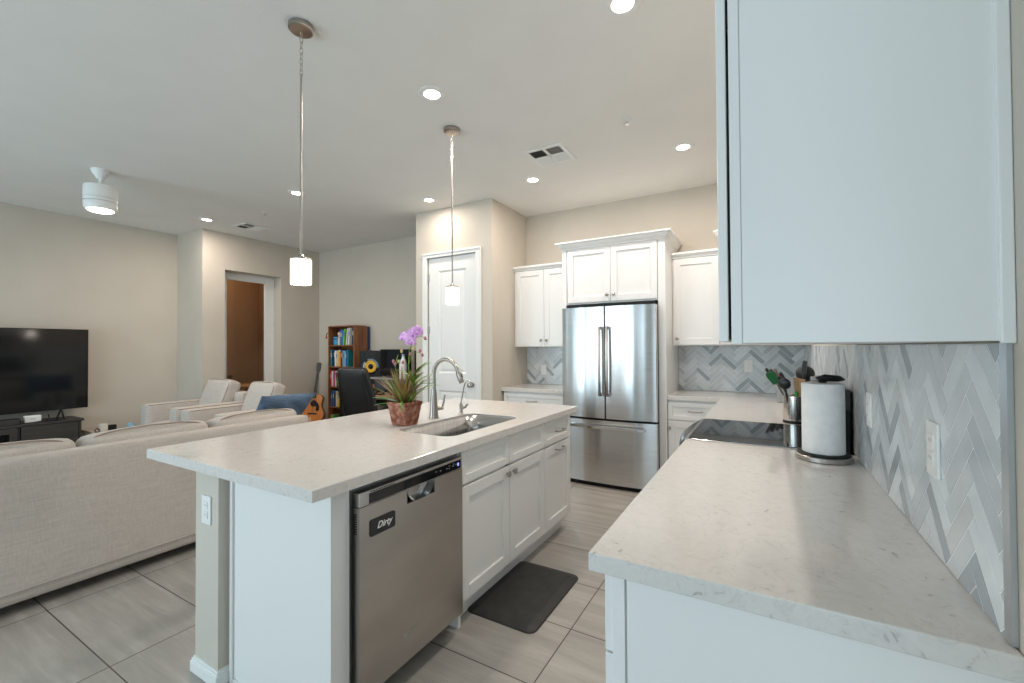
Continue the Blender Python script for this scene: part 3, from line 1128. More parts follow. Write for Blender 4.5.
def curved_front(name, x0, x1, z0, z1, bulge=.028, y=4.148, back=4.198, n=18):
    mb = MB()
    tot0, tot1 = FX0, FX1
    rs = []
    for i in range(n + 1):
        x = x0 + (x1 - x0) * i / n
        u = (x - (tot0 + tot1) / 2) / ((tot1 - tot0) / 2)
        yy = y - bulge * (1 - abs(u) ** 2.4)
        ed = min(i, n - i)
        if ed == 0:
            yy += .012
            rs.append([(x, yy, z0 + .004), (x, yy, z1 - .004), (x, back, z1 - .004), (x, back, z0 + .004)])
            continue
        rs.append([(x, yy, z0), (x, yy, z1), (x, back, z1), (x, back, z0)])
        if i == 0 or ed == 0:
            pass
    # tight rounding at the vertical edges
    eps = .006
    out = [rs[0]]
    def at(x, dx):
        u = (x - (tot0 + tot1) / 2) / ((tot1 - tot0) / 2)
        return y - bulge * (1 - abs(u) ** 2.4) + dx
    for xx, dx in ((x0 + eps * .3, .005), (x0 + eps, .001)):
        yy = at(xx, dx)
        out.append([(xx, yy, z0), (xx, yy, z1), (xx, back, z1), (xx, back, z0)])
    out += rs[1:-1]
    for xx, dx in ((x1 - eps, .001), (x1 - eps * .3, .005)):
        yy = at(xx, dx)
        out.append([(xx, yy, z0), (xx, yy, z1), (xx, back, z1), (xx, back, z0)])
    out.append(rs[-1])
    mb.rings(out)
    return mb.build(name, M_fridge, fr, smooth=True, angle=35)


def door_y(x):
    u = (x - (FX0 + FX1) / 2) / ((FX1 - FX0) / 2)
    return 4.148 - .028 * (1 - abs(u) ** 2.4)


M_handle = mat('fridge_handle', (.30, .255, .225), .24, 1.0)
for a, b, hx in ((FX0, FM - .003, FM - .037), (FM + .003, FX1, FM + .037)):
    d = curved_front('door', a, b, .675, 1.768)
    yb = door_y(hx)
    pts = [(hx, yb, .89), (hx, yb - .04, .895)]
    for i in range(9):
        t = i / 8
        pts.append((hx, yb - .048 - .012 * math.sin(math.pi * t), .90 + .665 * t))
    pts += [(hx, yb - .04, 1.57), (hx, yb, 1.575)]
    w = MB()
    rs = []
    for (x, y, z) in pts[1:-1]:
        rs.append([(x - .013, y, z), (x - .010, y - .012, z), (x + .010, y - .012, z), (x + .013, y, z), (x + .009, y + .007, z), (x - .009, y + .007, z)])
    w.rings(rs)
    w.box(hx - .009, hx + .009, yb - .04, yb + .002, .895, .925)
    w.box(hx - .009, hx + .009, yb - .04, yb + .002, 1.54, 1.57)
    w.build('handle', M_handle, d, smooth=True)
d = curved_front('freezer_drawer', FX0, FX1, .045, .655)
w = MB()
rs = []
for i in range(15):
    x = -1.70 + .73 * i / 14
    y = door_y(x) - .05
    rs.append([(x, y, .580), (x, y - .012, .583), (x, y - .012, .607), (x, y, .610), (x, y + .008, .605), (x, y + .008, .585)])
w.rings(rs)
for x in (-1.69, -.98):
    w.box(x - .012, x + .012, door_y(x) - .052, door_y(x) + .003, .583, .607)
w.build('handle', M_chrome, d, smooth=True)
MB().box(-1.785, -.885, 4.175, 4.2, .656, .674).build('door_gasket', M_gap, fr)
MB().box(-1.785, -.885, 4.165, 4.2, .0, .042).build('toe_grille', M_black, fr)
MB().box(-1.78, -.89, 4.19, 4.2, 1.7655, 1.80).build('hinge_cover', M_black, fr)

# ---- range
rg = thing('range', 'stainless range with a black glass cooktop set into the right counter', 'range', (0, 2.64, 0))
MB().box(-.335, XW - .012, 2.302, 2.985, .06, .905).build('body', M_grey, rg)
MB().box(-.352, .258, 2.303, 2.984, .905, .918).build('cooktop_frame', M_chrome, rg, bevel=.002)
MB().box(-.335, .250, 2.315, 2.972, .9175, .9215).build('glass_cooktop', mat('cooktop_glass', (.012, .013, .015), .035, IOR=2.1), rg, bevel=.001)
w = MB()
rs = []
for i in range(17):
    y = 2.303 + .681 * i / 16
    bow = .036 * (1 - (2 * i / 16 - 1) ** 2)
    rs.append([(-.336, y, .78), (-.360 - bow, y, .79), (-.372 - bow, y, .82), (-.376 - bow, y, .86), (-.370 - bow, y, .893), (-.356 - bow * .8, y, .910), (-.336, y, .913)])
w.rings(rs)
w.build('control_panel', mat('black_stainless', (.10, .10, .105), .22, 1.0), rg, smooth=True)
MB().box(-.365, -.336, 2.305, 2.982, .22, .77).build('oven_door', M_chrome, rg, bevel=.004)
MB().box(-.369, -.364, 2.40, 2.88, .34, .64).build('oven_window', M_blackgloss, rg)
pts = [(-.36, 2.36, .735), (-.405, 2.36, .74), (-.418, 2.40, .742), (-.422, 2.64, .742), (-.418, 2.88, .742), (-.405, 2.925, .74), (-.36, 2.925, .735)]
MB().tube(pts, .012, 12).build('oven_handle', M_black, rg, smooth=True)
w = MB()
w.prism([(.262, .90), (.262, 1.10), (.288, 1.185), (.306, 1.185), (.306, .90)], 'y', 2.304, 2.983)
w.build('backguard', M_black, rg, bevel=.004)
w = MB()
w.prism([(.2615, 1.10), (.287, 1.183), (.306, 1.186), (.306, 1.10)], 'y', 2.3025, 2.306)
w.build('backguard_trim', M_espresso, rg)

# ---- floor mat
mt = thing('floor_mat', 'dark charcoal anti-fatigue mat on the floor before the island sink', 'mat', (-1.17, 2.16, 0))
MX0, MX1, MY0, MY1 = -1.375, -.97, 1.855, 2.47
w = MB()
rs = []
for ins, z in ((0, .0), (0, .004), (.006, .008), (.045, .017), (.05, .018)):
    rs.append([(x, y, z) for x, y in rrect(MX0 + ins, MX1 - ins, MY0 + ins, MY1 - ins, .045 - ins * .6, 5)])
w.rings(rs)
w.build('pad', M_rubber, mt, smooth=True, angle=60)

# ------------------------------------------------------------------ things on the counters
pt = thing('paper_towel_holder', 'steel paper towel holder with a black lever top near the range', 'paper towel holder', (.198, 2.160, CT))
C0 = (.198, 2.160, 0)
MB().lathe([(.093, .914), (.096, .917), (.096, .932), (.09, .936), (0, .936)], C0, 40).build('base', M_steel, pt, smooth=True)
MB().lathe([(.0905, .936), (.0905, .940), (.084, .943), (.0, .943)], C0, 40).build('base_pad', M_black, pt, smooth=True)
MB().tube([(.198, 2.160, .94), (.198, 2.160, 1.23)], .008, 12).build('post', M_steel, pt, smooth=True)
w = MB()
w.lathe([(.012, 1.2225), (.016, 1.226), (.02, 1.232), (.035, 1.240), (.034, 1.246), (.02, 1.250), (0, 1.251)], C0, 24)
w.build('finial', M_black, pt, smooth=True)
MB().tube([(.178, 2.148, 1.238), (.205, 2.154, 1.243), (.255, 2.166, 1.240), (.272, 2.170, 1.236)], [.008, .014, .012, .003], 12).build('lever', M_black, pt, smooth=True)
MB().tube([(.16, 2.144, 1.236), (.182, 2.149, 1.24)], [.011, .013], 12).build('collar', M_chrome, pt, smooth=True)
w = MB().lathe([(.02, .9435), (.070, .9435), (.0725, .946), (.0725, 1.218), (.070, 1.2205), (.02, 1.2205)], C0, 48)
tag(w.build('paper_towel_roll', M_paper, None, smooth=True, base=True), 'white roll of paper towels standing on the steel holder', 'paper towels')

# utensil crock and what stands in it
CK = Vector((.150, 3.095, CT))
M_crock = mat('crock_steel', (.62, .60, .57), .2, 1.0)
ck = thing('utensil_crock', 'stainless steel utensil crock beside the far edge of the range', 'crock', CK)
w = MB()
w.lathe([(.0, .914), (.062, .914), (.063, .918), (.063, 1.075), (.061, 1.077), (.0595, 1.075), (.0595, .922), (.0, .92)], (CK.x, CK.y, 0), 36, cap=False)
w.build('cup', M_crock, ck, smooth=True)
MB().lathe([(.0632, .9145), (.0645, .916), (.0645, .93), (.0632, .932)], (CK.x, CK.y, 0), 36, cap=False).build('base_band', M_black, ck, smooth=True)

M_greenu = mat('green_silicone', (.012, .12, .035), .4)
M_blackn = mat('black_nylon', (.018, .019, .02), .4)


def utensil(name, label, cat, foot, tip, handle_r, m_handle, head, m_head, headname='head'):
    foot, tip = Vector(foot), Vector(tip)
    t = thing(name, label, cat, foot, 'utensils in the steel crock')
    dv = (tip - foot).normalized()
    MB().tube([foot, foot.lerp(tip, .5), tip], handle_r, 8).build('handle', m_handle, t, smooth=True)
    hb = MB()
    head(hb, tip, dv)
    hb.build(headname, m_head, t, smooth=True, angle=50)
    return t


def blade_head(w0, w1, L, th, slots=0, bend=0.0, side=None):
    def f(mb, tip, dv):
        # broad side turned toward the room's south-west
        nrm = Vector((-.45, -.89, 0))
        nrm = (nrm - dv * nrm.dot(dv)).normalized()
        sd = dv.cross(nrm).normalized()
        if not slots:
            rs = []
            for k in range(6):
                t = k / 5
                hw = (w0 + (w1 - w0) * min(1, t * 1.6)) / 2 * (1 if k < 5 else .8)
                c = tip + dv * (L * t) + nrm * (bend * t * t)
                rs.append([c + sd * hw + nrm * th, c - sd * hw + nrm * th, c - sd * hw - nrm * th, c + sd * hw - nrm * th])
            mb.rings(rs)
        else:
            m = slots + 1
            for j in range(m):
                for (ta, tb) in ((0.22, 0.88),):
                    rs = []
                    for t in (ta, tb):
                        hw = (w0 + (w1 - w0) * t) / 2
                        a = -hw + 2 * hw * (j + .12) / m
                        b = -hw + 2 * hw * (j + .88) / m
                        c = tip + dv * (L * t)
                        rs.append([c + sd * a + nrm * th, c + sd * b + nrm * th, c + sd * b - nrm * th, c + sd * a - nrm * th])
                    mb.rings(rs)
            for ta, tb in ((0, .24), (.86, 1)):
                rs = []
                for t in (ta, tb):
                    hw = (w0 + (w1 - w0) * t) / 2
                    c = tip + dv * (L * t)
                    rs.append([c + sd * hw + nrm * th, c - sd * hw + nrm * th, c - sd * hw - nrm * th, c + sd * hw - nrm * th])
                mb.rings(rs)
    return f


def bowl_head(r, depth):
    def f(mb, tip, dv):
        nrm = Vector((-.3, -.95, 0))
        nrm = (nrm - dv * nrm.dot(dv)).normalized()
        sd = dv.cross(nrm).normalized()
        c = tip + dv * r
        rs = []
        for k in range(7):
            a = math.pi / 2 * k / 6
            rr = max(r * math.sin(a), .001)
            h = -depth * math.cos(a)
            rs.append([c + nrm * (-h) * 1 + (dv * math.cos(2 * math.pi * j / 18) + sd * math.sin(2 * math.pi * j / 18)) * rr for j in range(18)])
        for k in range(6, -1, -1):
            a = math.pi / 2 * k / 6
            rr = max((r - .003) * math.sin(a), .0008)
            h = -(depth - .003) * math.cos(a)
            rs.append([c + nrm * (-h) + (dv * math.cos(2 * math.pi * j / 18) + sd * math.sin(2 * math.pi * j / 18)) * rr for j in range(18)])
        mb.rings(rs, cap=False)
    return f


b0 = .925
utensil('spatula', 'green silicone spatula leaning out of the left side of the crock', 'utensil', (CK.x + .02, CK.y + .0, b0), (CK.x - .095, CK.y - .02, 1.145), .006, M_steel, blade_head(.036, .056, .078, .004), M_greenu)
utensil('serving_spoon', 'black serving spoon in the front of the steel crock', 'utensil', (CK.x - .02, CK.y - .03, b0), (CK.x - .05, CK.y - .052, 1.115), .006, M_blackn, bowl_head(.034, .014), M_blackn)
utensil('slotted_turner', 'light wooden slotted turner standing in the crock', 'utensil', (CK.x + .005, CK.y - .015, b0), (CK.x + .012, CK.y - .045, 1.07), .007, M_bamboo, blade_head(.028, .066, .115, .0025, slots=3), M_bamboo)
utensil('ladle', 'round black ladle rising behind the wooden turner', 'utensil', (CK.x + .0, CK.y + .045, b0), (CK.x + .045, CK.y + .045, 1.155), .006, M_blackn, bowl_head(.05, .035), M_blackn)
utensil('tongs', 'slim black tongs standing upright at the right side of the crock', 'utensil', (CK.x + .03, CK.y + .01, b0), (CK.x + .045, CK.y - .02, 1.20), .007, M_blackn, blade_head(.018, .022, .085, .006), M_blackn)
utensil('whisk_spoon', 'dark spoon with a pale pink tip leaning left above the green spatula', 'utensil', (CK.x + .02, CK.y + .012, b0), (CK.x - .085, CK.y + .012, 1.185), .006, M_blackn, blade_head(.016, .02, .05, .006), mat('pink_tip', (.35, .22, .22), .5))
utensil('small_spatula', 'thin bright green handled spatula low in the crock', 'utensil', (CK.x, CK.y - .04, b0), (CK.x + .002, CK.y - .054, 1.07), .005, mat('bright_green', (.04, .32, .04), .4), blade_head(.014, .014, .035, .005), MATS['bright_green'])

kb = thing('knife_block', 'small gray steel knife block in the back corner of the counter', 'knife block', (.13, 4.2, CT))
MB().prism([(4.14, .914), (4.26, .914), (4.30, 1.03), (4.18, 1.09)], 'x', .075, .19).build('block', mat('block_steel', (.36, .37, .37), .4, .7), kb, bevel=.004)
for i in range(4):
    x = .09 + .028 * i
    a = Vector((x, 4.222 + .015 * (i % 2), 1.02))
    dv = Vector((-.42, -.22, .80)).normalized()
    t = thing('kitchen_knife', ['black handled knife leaning leftmost out of the knife block', 'second black handled knife from the left in the knife block',
                                'third black handled knife from the left in the knife block', 'black handled knife at the right end of the knife block'][i], 'knife', a, 'knives in the block')
    L = (.16, .15, .13, .12)[i]
    MB().tube([a, a + dv * .05], .006, 8).build('bolster', M_chrome, t, smooth=True)
    MB().tube([a + dv * .045, a + dv * .08, a + dv * (L + .02), a + dv * (L + .035)], [.010, .012, .013, .009], 8).build('handle', M_blackn, t, smooth=True)

# potted orchid
OX, OY = -1.872, 1.942
po = thing('potted_orchid', 'square terracotta pot with a purple orchid and spiky bronze leaves on the island', 'potted plant', (OX, OY, CT))


def sq(h, z):
    return [(OX - h, OY - h, z), (OX + h, OY - h, z), (OX + h, OY + h, z), (OX - h, OY + h, z)]


w = MB()
w.rings([sq(.050, .914), sq(.054, .92), sq(.070, 1.03), sq(.0735, 1.034), sq(.0755, 1.052), sq(.066, 1.053), sq(.062, 1.03), sq(.05, .98)])
w.build('pot', M_terra, po, bevel=.003)
MB().box(OX - .063, OX + .063, OY - .063, OY + .063, 1.02, 1.032).build('soil', mat('bark_soil', (.03, .02, .014), .95), po)


def blade(mb, base, az, L, wd, tilt, droop, fold=.25):
    """a strap leaf: base point, azimuth, length, width, start elevation, droop along its length."""
    n = 9
    p = Vector(base)
    el = tilt
    rs = []
    for i in range(n + 1):
        t = i / n
        dv = Vector((math.cos(az) * math.cos(el), math.sin(az) * math.cos(el), math.sin(el)))
        sd = Vector((-math.sin(az), math.cos(az), 0))
        up = sd.cross(dv)
        hw = wd * (min(1, .45 + 1.6 * t)) * max(.04, 1 - t ** 2.6) / 1
        rs.append([p - sd * hw + up * (hw * fold), p + up * .0009, p + sd * hw + up * (hw * fold), p - up * .0009])
        p = p + dv * (L / n)
        el -= droop / n
    mb.rings(rs)


rg_ = random.Random(11)
spiky = MB()
for i in range(26):
    az = 2 * math.pi * i / 26 + rg_.uniform(-.2, .2)
    blade(spiky, (OX - .01 + .012 * math.cos(az), OY - .01 + .012 * math.sin(az), 1.045), az, rg_.uniform(.18, .245), .0105, R(rg_.uniform(48, 82)), R(rg_.uniform(5, 30)))
spiky.build('spiky_leaves', M_leafred, po, smooth=True)
grn = MB()
for i in range(9):
    az = 2 * math.pi * i / 9 + rg_.uniform(-.25, .25)
    blade(grn, (OX + .0 + .02 * math.cos(az), OY + .0 + .02 * math.sin(az), 1.04), az, rg_.uniform(.15, .21), .008, R(rg_.uniform(40, 70)), R(rg_.uniform(10, 60)))
SXp, SYp = OX + .035, OY + .035
for az, L, el, dr, z in ((R(20), .17, 50, 60, 1.12), (R(60), .16, 45, 50, 1.15), (R(-20), .15, 42, 40, 1.17), (R(110), .15, 40, 60, 1.14), (R(35), .14, 55, 40, 1.20), (R(-60), .13, 50, 50, 1.16), (R(200), .13, 55, 60, 1.18), (R(45), .17, 35, 45, 1.10), (R(0), .16, 60, 60, 1.20), (R(75), .15, 60, 50, 1.20), (R(10), .15, 25, 40, 1.14)):
    blade(grn, (SXp, SYp, z), az, L, .016, R(el), R(dr))
grn.build('green_leaves', M_leaf, po, smooth=True)
big = MB()
for az, L, el, dr in ((R(205), .17, 22, 32), (R(222), .15, 2, 18), (R(60), .14, 25, 40)):
    blade(big, (OX - .03, OY - .015, 1.05), az, L, .021, R(el), R(dr))
blade(big, (OX + .03, OY - .05, 1.053), R(-50), .15, .007, R(25), R(120))
big.build('broad_leaves', mat('broad_leaf', (.05, .23, .03), .35), po, smooth=True)
MB().tube([(SXp, SYp, 1.03), (SXp + .002, SYp, 1.12), (SXp, SYp + .002, 1.22)], .006, 8).build('cane', M_leaf, po, smooth=True)
stem = [(OX + .01, OY + .03, 1.04), (OX + .01, OY + .035, 1.15), (OX + .0, OY + .03, 1.27), (OX + .01, OY + .03, 1.36), (OX + .04, OY + .035, 1.43), (OX + .085, OY + .05, 1.445), (OX + .12, OY + .06, 1.42)]
MB().tube(stem, .0028, 6).build('flower_stem', M_leaf, po, smooth=True)
stem2 = [(OX - .03, OY + .0, 1.04), (OX - .06, OY, 1.18), (OX - .09, OY + .01, 1.27), (OX - .075, OY + .02, 1.33)]
stem3 = [(OX + .0, OY + .03, 1.27), (OX + .03, OY + .035, 1.345), (OX + .07, OY + .05, 1.345), (OX + .09, OY + .06, 1.325)]
MB().tube(stem2, .0025, 6).tube(stem3, .002, 6).tube([(OX - .09, OY + .01, 1.27), (OX - .06, OY, 1.285), (OX - .03, OY, 1.28)], .002, 6).build('side_stem', M_leaf, po, smooth=True)


def orchid(c, sc, face):
    mb = MB()
    fz = Vector(face).normalized()
    up = Vector((0, 0, 1))
    up = (up - fz * up.dot(fz)).normalized()
    sd = up.cross(fz)
    for ang, L, wd in ((90, .034, .013), (205, .033, .012), (335, .033, .012), (25, .032, .021), (155, .032, .021)):
        dv = sd * math.cos(R(ang)) + up * math.sin(R(ang))
        sv = fz.cross(dv)
        rs = []
        for k in range(7):
            t = k / 6
            hw = wd * sc * math.sin(math.pi * min(.97, .12 + .86 * t)) ** .7
            p = Vector(c) + dv * (L * sc * t) + fz * (.008 * sc * math.sin(math.pi * t))
            rs.append([p - sv * hw, p + fz * .002 * sc, p + sv * hw, p - fz * .0012])
        mb.rings(rs)
    mb.ell(Vector(c) + fz * .009 * sc - up * .008 * sc, (.007 * sc, .007 * sc, .010 * sc), 10, 6)
    return mb.build('flower', M_orchid, po, smooth=True)


for c, sc, f in (((-1.838, 1.975, 1.455), 1.25, (.3, -.9, .1)), ((-1.812, 1.985, 1.470), 1.2, (.8, -.6, .1)), ((-1.905, 1.965, 1.437), 1.15, (-.1, -.9, .3)), ((-1.845, 1.965, 1.412), 1.1, (.5, -.8, -.2))):
    orchid(c, sc, f)
for c, m in (((-1.755, 1.99, 1.430), M_bud), ((-1.792, 1.985, 1.355), M_bud), ((-1.777, 1.99, 1.33), M_bud), ((-1.925, 1.97, 1.352), M_budy), ((-1.84, 1.98, 1.37), M_budy), ((-1.86, 1.975, 1.335), M_bud),
             ((-1.985, 1.96, 1.29), M_bud), ((-1.965, 1.955, 1.275), M_bud), ((-1.90, 1.955, 1.285), M_bud), ((-1.935, 1.955, 1.29), M_budy)):
    MB().ell(c, (.0085, .0085, .012), 10, 6).build('bud', m, po, smooth=True)

# ------------------------------------------------------------------ living room
# sofa seen from behind
SF0, SF1 = .08, 2.435
so = thing('sofa', 'beige linen three-seat sofa seen from behind, with loose back cushions', 'sofa', (-3.9, 1.27, 0))
w = MB()
w.soft((-3.455, (SF0 + SF1) / 2, .425), (.062, (SF1 - SF0) / 2, .362), .022, 12)
for v in w.bm.verts:
    v.co.x -= (v.co.z - .06) * .195 - .045
w.build('back', M_sofa, so, smooth=True, angle=60)
w = MB()
w.tube([(-3.343 - (z - .06) * .195, SF1 + .001, z) for z in (.12, .3, .5, .7, .765)], .005, 6)
w.tube([(-3.345, SF0 + .02 + (SF1 - SF0 - .04) * i / 8, .13) for i in range(9)], .004, 6)
w.build('welt', M_sofa, so, smooth=True)
MB().soft((-3.95, (SF0 + SF1) / 2, .215), (.47, (SF1 - SF0) / 2, .145), .03, 8).build('seat_base', M_sofa, so, smooth=True, angle=60)
for y in (SF0 + .09, SF1 - .09):
    MB().soft((-3.98, y, .40), (.44, .09, .255), .035, 8, puff=(0, 0, .01)).build('arm', M_sofa, so, smooth=True, angle=60)
for k in range(3):
    a, b = .255 + .735 * k, .985 + .735 * k
    if k == 2:
        b = 2.44
    MB().soft((-3.99, (a + b) / 2 - (.05 if k == 2 else 0), .43), (.41, (b - a) / 2 - (.06 if k == 2 else 0), .085), .05, 10, puff=(0, 0, .02)).build('seat_cushion', M_sofa, so, smooth=True, angle=80)
    rot = Matrix.Rotation(R(-9), 3, 'Y')
    cu = MB().soft((-3.70, (a + b) / 2, .645), (.095, (b - a) / 2 - .003, .185), .06, 12, puff=(.03, 0, .022), rot=rot).build('back_cushion', M_sofa, so, smooth=True, angle=80)
    # piping loop on the side that faces the kitchen
    pts = []
    hy, hz, rr = (b - a) / 2 - .02, .178, .06
    for q in range(40):
        t = 2 * math.pi * q / 40
        cy, cz = math.cos(t), math.sin(t)
        sy_ = math.copysign(abs(cy) ** .35, cy) * hy
        sz_ = math.copysign(abs(cz) ** .35, cz) * hz
        pf = .022 * (1 - (sy_ / hy) ** 2) * (1 if sz_ > 0 else -1) * abs(cz)
        pts.append(Vector((-3.70, (a + b) / 2, .645)) + rot @ Vector((.073, sy_, sz_ + pf)))
    MB().tube(pts, .0045, 6, closed=True).build('piping', M_piping, cu, smooth=True)
for x in (-3.50, -4.36):
    for y in (SF0 + .07, SF1 - .07):
        MB().tube([(x, y, 0), (x, y, .08)], [.022, .03], 10).build('leg', M_espresso, so, smooth=True)

# denim pillow over the sofa's far end
w = MB()
n = 16
grid = {}
for side in (1, -1):
    for i in range(n + 1):
        for j in range(n + 1):
            u, v = -1 + 2 * i / n, -1 + 2 * j / n
            edge = i in (0, n) or j in (0, n)
            if edge and side == -1:
                grid[(i, j, -1)] = grid[(i, j, 1)]
                continue
            th = .062 * (max(0, (1 - u ** 2) * (1 - v ** 2))) ** .45
            pin = 1 - .10 * (1 - abs(u)) * abs(v) ** 3
            pin2 = 1 - .10 * (1 - abs(v)) * abs(u) ** 3
            th += .016 * math.sin(8 * u + 6 * v + 2 * u * v) * (1 - u * u) * (1 - v * v)
            grid[(i, j, side)] = w.bm.verts.new((side * th, u * .285 * pin2, v * .185 * pin))
    for i in range(n):
        for j in range(n):
            w._f([grid[(i, j, side)], grid[(i + 1, j, side)], grid[(i + 1, j + 1, side)], grid[(i, j + 1, side)]])
pl_ = w.build('throw_pillow', M_denim, None, smooth=True, angle=80)
pl_.location = (-4.05, 2.45, .665)
pl_.rotation_euler = (R(-3), R(40), R(2))
tag(pl_, 'blue denim throw pillow resting on the far arm of the sofa', 'pillow')


def armchair(x0, label, wdt=.902):
    x1 = x0 + wdt
    y0, y1 = 2.29, 3.15
    t = thing('armchair', label, 'armchair', ((x0 + x1) / 2, (y0 + y1) / 2, 0), 'beige armchairs')
    for a in (x0, x1 - .175):
        MB().soft((a + .0875, (y0 + y1) / 2, .41), (.0875, (y1 - y0) / 2, .31), .028, 8).build('arm', M_sofa, t, smooth=True, angle=60)
        ym = y0 + .012
        pts = [(a + .012, ym, .12), (a + .012, ym, .69), (a + .02, ym, .708), (a + .155, ym, .708), (a + .163, ym, .69), (a + .163, ym, .12)]
        MB().tube(pts, .004, 6).tube([(a + .168, y0 + .02, .708), (a + .168, y1 - .05, .708)], .004, 6).build('piping', M_piping, t, smooth=True)
    MB().soft(((x0 + x1) / 2, (y0 + y1) / 2, .23), ((x1 - x0) / 2 - .17, (y1 - y0) / 2 - .012, .13), .03, 8).build('seat_base', M_sofa, t, smooth=True, angle=60)
    MB().soft(((x0 + x1) / 2, (y0 + y1) / 2 - .06, .435), ((x1 - x0) / 2 - .178, .36, .075), .045, 8, puff=(0, 0, .02)).build('seat_cushion', M_sofa, t, smooth=True, angle=80)
    MB().soft(((x0 + x1) / 2, y1 - .07, .485), ((x1 - x0) / 2, .085, .345), .03, 8).build('back', M_sofa, t, smooth=True, angle=60)
    rot = Matrix.Rotation(R(-21), 3, 'X')
    cu = MB().soft(((x0 + x1) / 2 - .02, 2.955, .765), ((x1 - x0) / 2 - .172, .085, .215), .05, 12, puff=(0, .02, .012), rot=rot).build('back_cushion', M_sofa, t, smooth=True, angle=80)
    pts = []
    for q in range(36):
        a = 2 * math.pi * q / 36
        cx, cz = math.cos(a), math.sin(a)
        pts.append(Vector(((x0 + x1) / 2 - .02, 2.955, .765)) + rot @ Vector((math.copysign(abs(cx) ** .35, cx) * ((x1 - x0) / 2 - .182), -.074, math.copysign(abs(cz) ** .35, cz) * .207)))
    MB().tube(pts, .004, 6, closed=True).build('piping', M_piping, cu, smooth=True)
    for x in (x0 + .08, x1 - .08):
        for y in (y0 + .08, y1 - .08):
            MB().tube([(x, y, 0), (x, y, .11)], [.02, .028], 10).build('leg', M_espresso, t, smooth=True)
    return t


armchair(-6.495, 'beige armchair nearer the doorway wall, left one of the pair')
armchair(-5.496, 'beige armchair on the right of the pair, behind the blue pillow', .852)

# media console, television and small things
mc = thing('media_console', 'dark espresso media console under the television', 'console', (-7.2, 1.0, 0))
MB().box(-7.40, -6.995, .06, 1.935, .535, .562).build('console_top', M_espresso, mc, bevel=.003)
MB().box(-7.39, -7.01, .08, .105, .04, .535).box(-7.39, -7.01, 1.89, 1.915, .04, .535).box(-7.39, -7.01, .105, 1.89, .04, .07).box(-7.39, -7.375, .105, 1.89, .07, .535).box(-7.375, -7.02, .70, .72, .07, .535).box(-7.375, -7.02, 1.405, 1.425, .07, .535).build('carcass', M_espresso, mc)
MB().box(-7.375, -7.03, .72, 1.405, .27, .29).build('shelf', M_espresso, mc)
for a, b in ((.11, .695), (1.43, 1.885)):
    MB().box(-7.012, -6.997, a, b, .075, .53).build('door', M_espresso, mc, bevel=.002)
w = MB()
for a, b, c, d in ((.725, .785, .075, .53), (1.345, 1.40, .075, .53), (.785, 1.345, .47, .53), (.785, 1.345, .075, .13)):
    w.box(-7.012, -6.997, a, b, c, d)
w.build('door_frame', M_espresso, mc, bevel=.002)
for y in (.12, 1.87):
    MB().box(-7.37, -7.04, y - .03, y + .03, 0, .04).build('foot', M_espresso, mc)

tv = thing('television', 'large flat screen television standing on the dark media console', 'television', (-7.2, 1.2, .562))
MB().box(-7.235, -7.2, .36, 2.025, .668, 1.62).build('housing', M_black, tv, bevel=.003)
MB().box(-7.2005, -7.1985, .366, 2.019, .678, 1.614).build('screen', mat('tv_screen', (.004, .005, .006), .09), tv)
for y in (.62, 1.79):
    w = MB()
    w.tube([(-7.215, y, .675), (-7.10, y + .0, .569)], .008, 8)
    w.tube([(-7.215, y, .675), (-7.32, y + .0, .569)], .008, 8)
    w.tube([(-7.215, y, .68), (-7.13, y - .06, .569)], .007, 8)
    w.build('foot', M_black, tv, smooth=True)
sbx = thing('speaker_bar', 'low black box on the console under the television at the left frame edge', 'speaker', (-7.07, 1.2, .562))
MB().box(-7.13, -7.01, .85, 1.43, .5625, .625).build('case', M_black, sbx, bevel=.004)
MB().box(-7.0095, -7.0085, .86, 1.42, .568, .62).build('grille', M_espresso, sbx)
rt = thing('router', 'small white box on the console beneath the television', 'router', (-7.10, 1.53, .562))
MB().box(-7.14, -7.08, 1.47, 1.60, .5625, .64).build('case', M_plate, rt, bevel=.006)
MB().box(-7.0795, -7.078, 1.515, 1.555, .60, .606).build('status_strip', M_grey, rt)
w = MB()
w.tube([(-7.04, 1.46, .568), (-7.03, 1.53, .57), (-7.05, 1.60, .575), (-7.07, 1.66, .57), (-7.05, 1.70, .568), (-7.08, 1.74, .572)], .006, 6)
w.tube([(-7.05, 1.60, .569), (-7.10, 1.66, .58), (-7.12, 1.67, .61), (-7.16, 1.67, .63)], .005, 6)
tag(w.build('power_cable', M_black, None, smooth=True, base=True), 'tangled black cable lying on the console beside the white box', 'cable')
stt = thing('side_table', 'low beige side table against the wall right of the media console', 'table', (-7.1, 2.2, 0))
MB().box(-7.36, -6.86, 2.0, 2.245, .36, .385).build('table_top', mat('beige_laminate', (.45, .37, .29), .5), stt, bevel=.004)
for x in (-7.34, -6.88):
    for y in (2.02, 2.225):
        MB().box(x - .018, x + .018, y - .018, y + .018, 0, .36).build('leg', MATS['beige_laminate'], stt)
pb_ = thing('power_brick', 'small white charger box with a black top on the low side table', 'charger', (-6.95, 2.1, .385))
MB().box(-6.99, -6.92, 2.06, 2.13, .3855, .475).build('case', mat('ivory_plastic', (.62, .57, .49), .5), pb_, bevel=.004)
MB().box(-6.98, -6.93, 2.14, 2.215, .3855, .45).build('plug_block', M_black, pb_, bevel=.003)
w = MB()
w.tube([(-6.93, 2.06, .40), (-6.92, 2.03, .43), (-6.92, 2.005, .415), (-6.90, 2.01, .39), (-6.90, 2.05, .391)], .006, 6)
tag(w.build('power_cable', M_black, None, smooth=True, base=True), 'looped black cable beside the white charger box on the low table', 'cable')
bl = thing('dog_bed', 'light blue soft cushion standing between the low table and the left armchair', 'cushion', (-6.8, 2.37, 0))
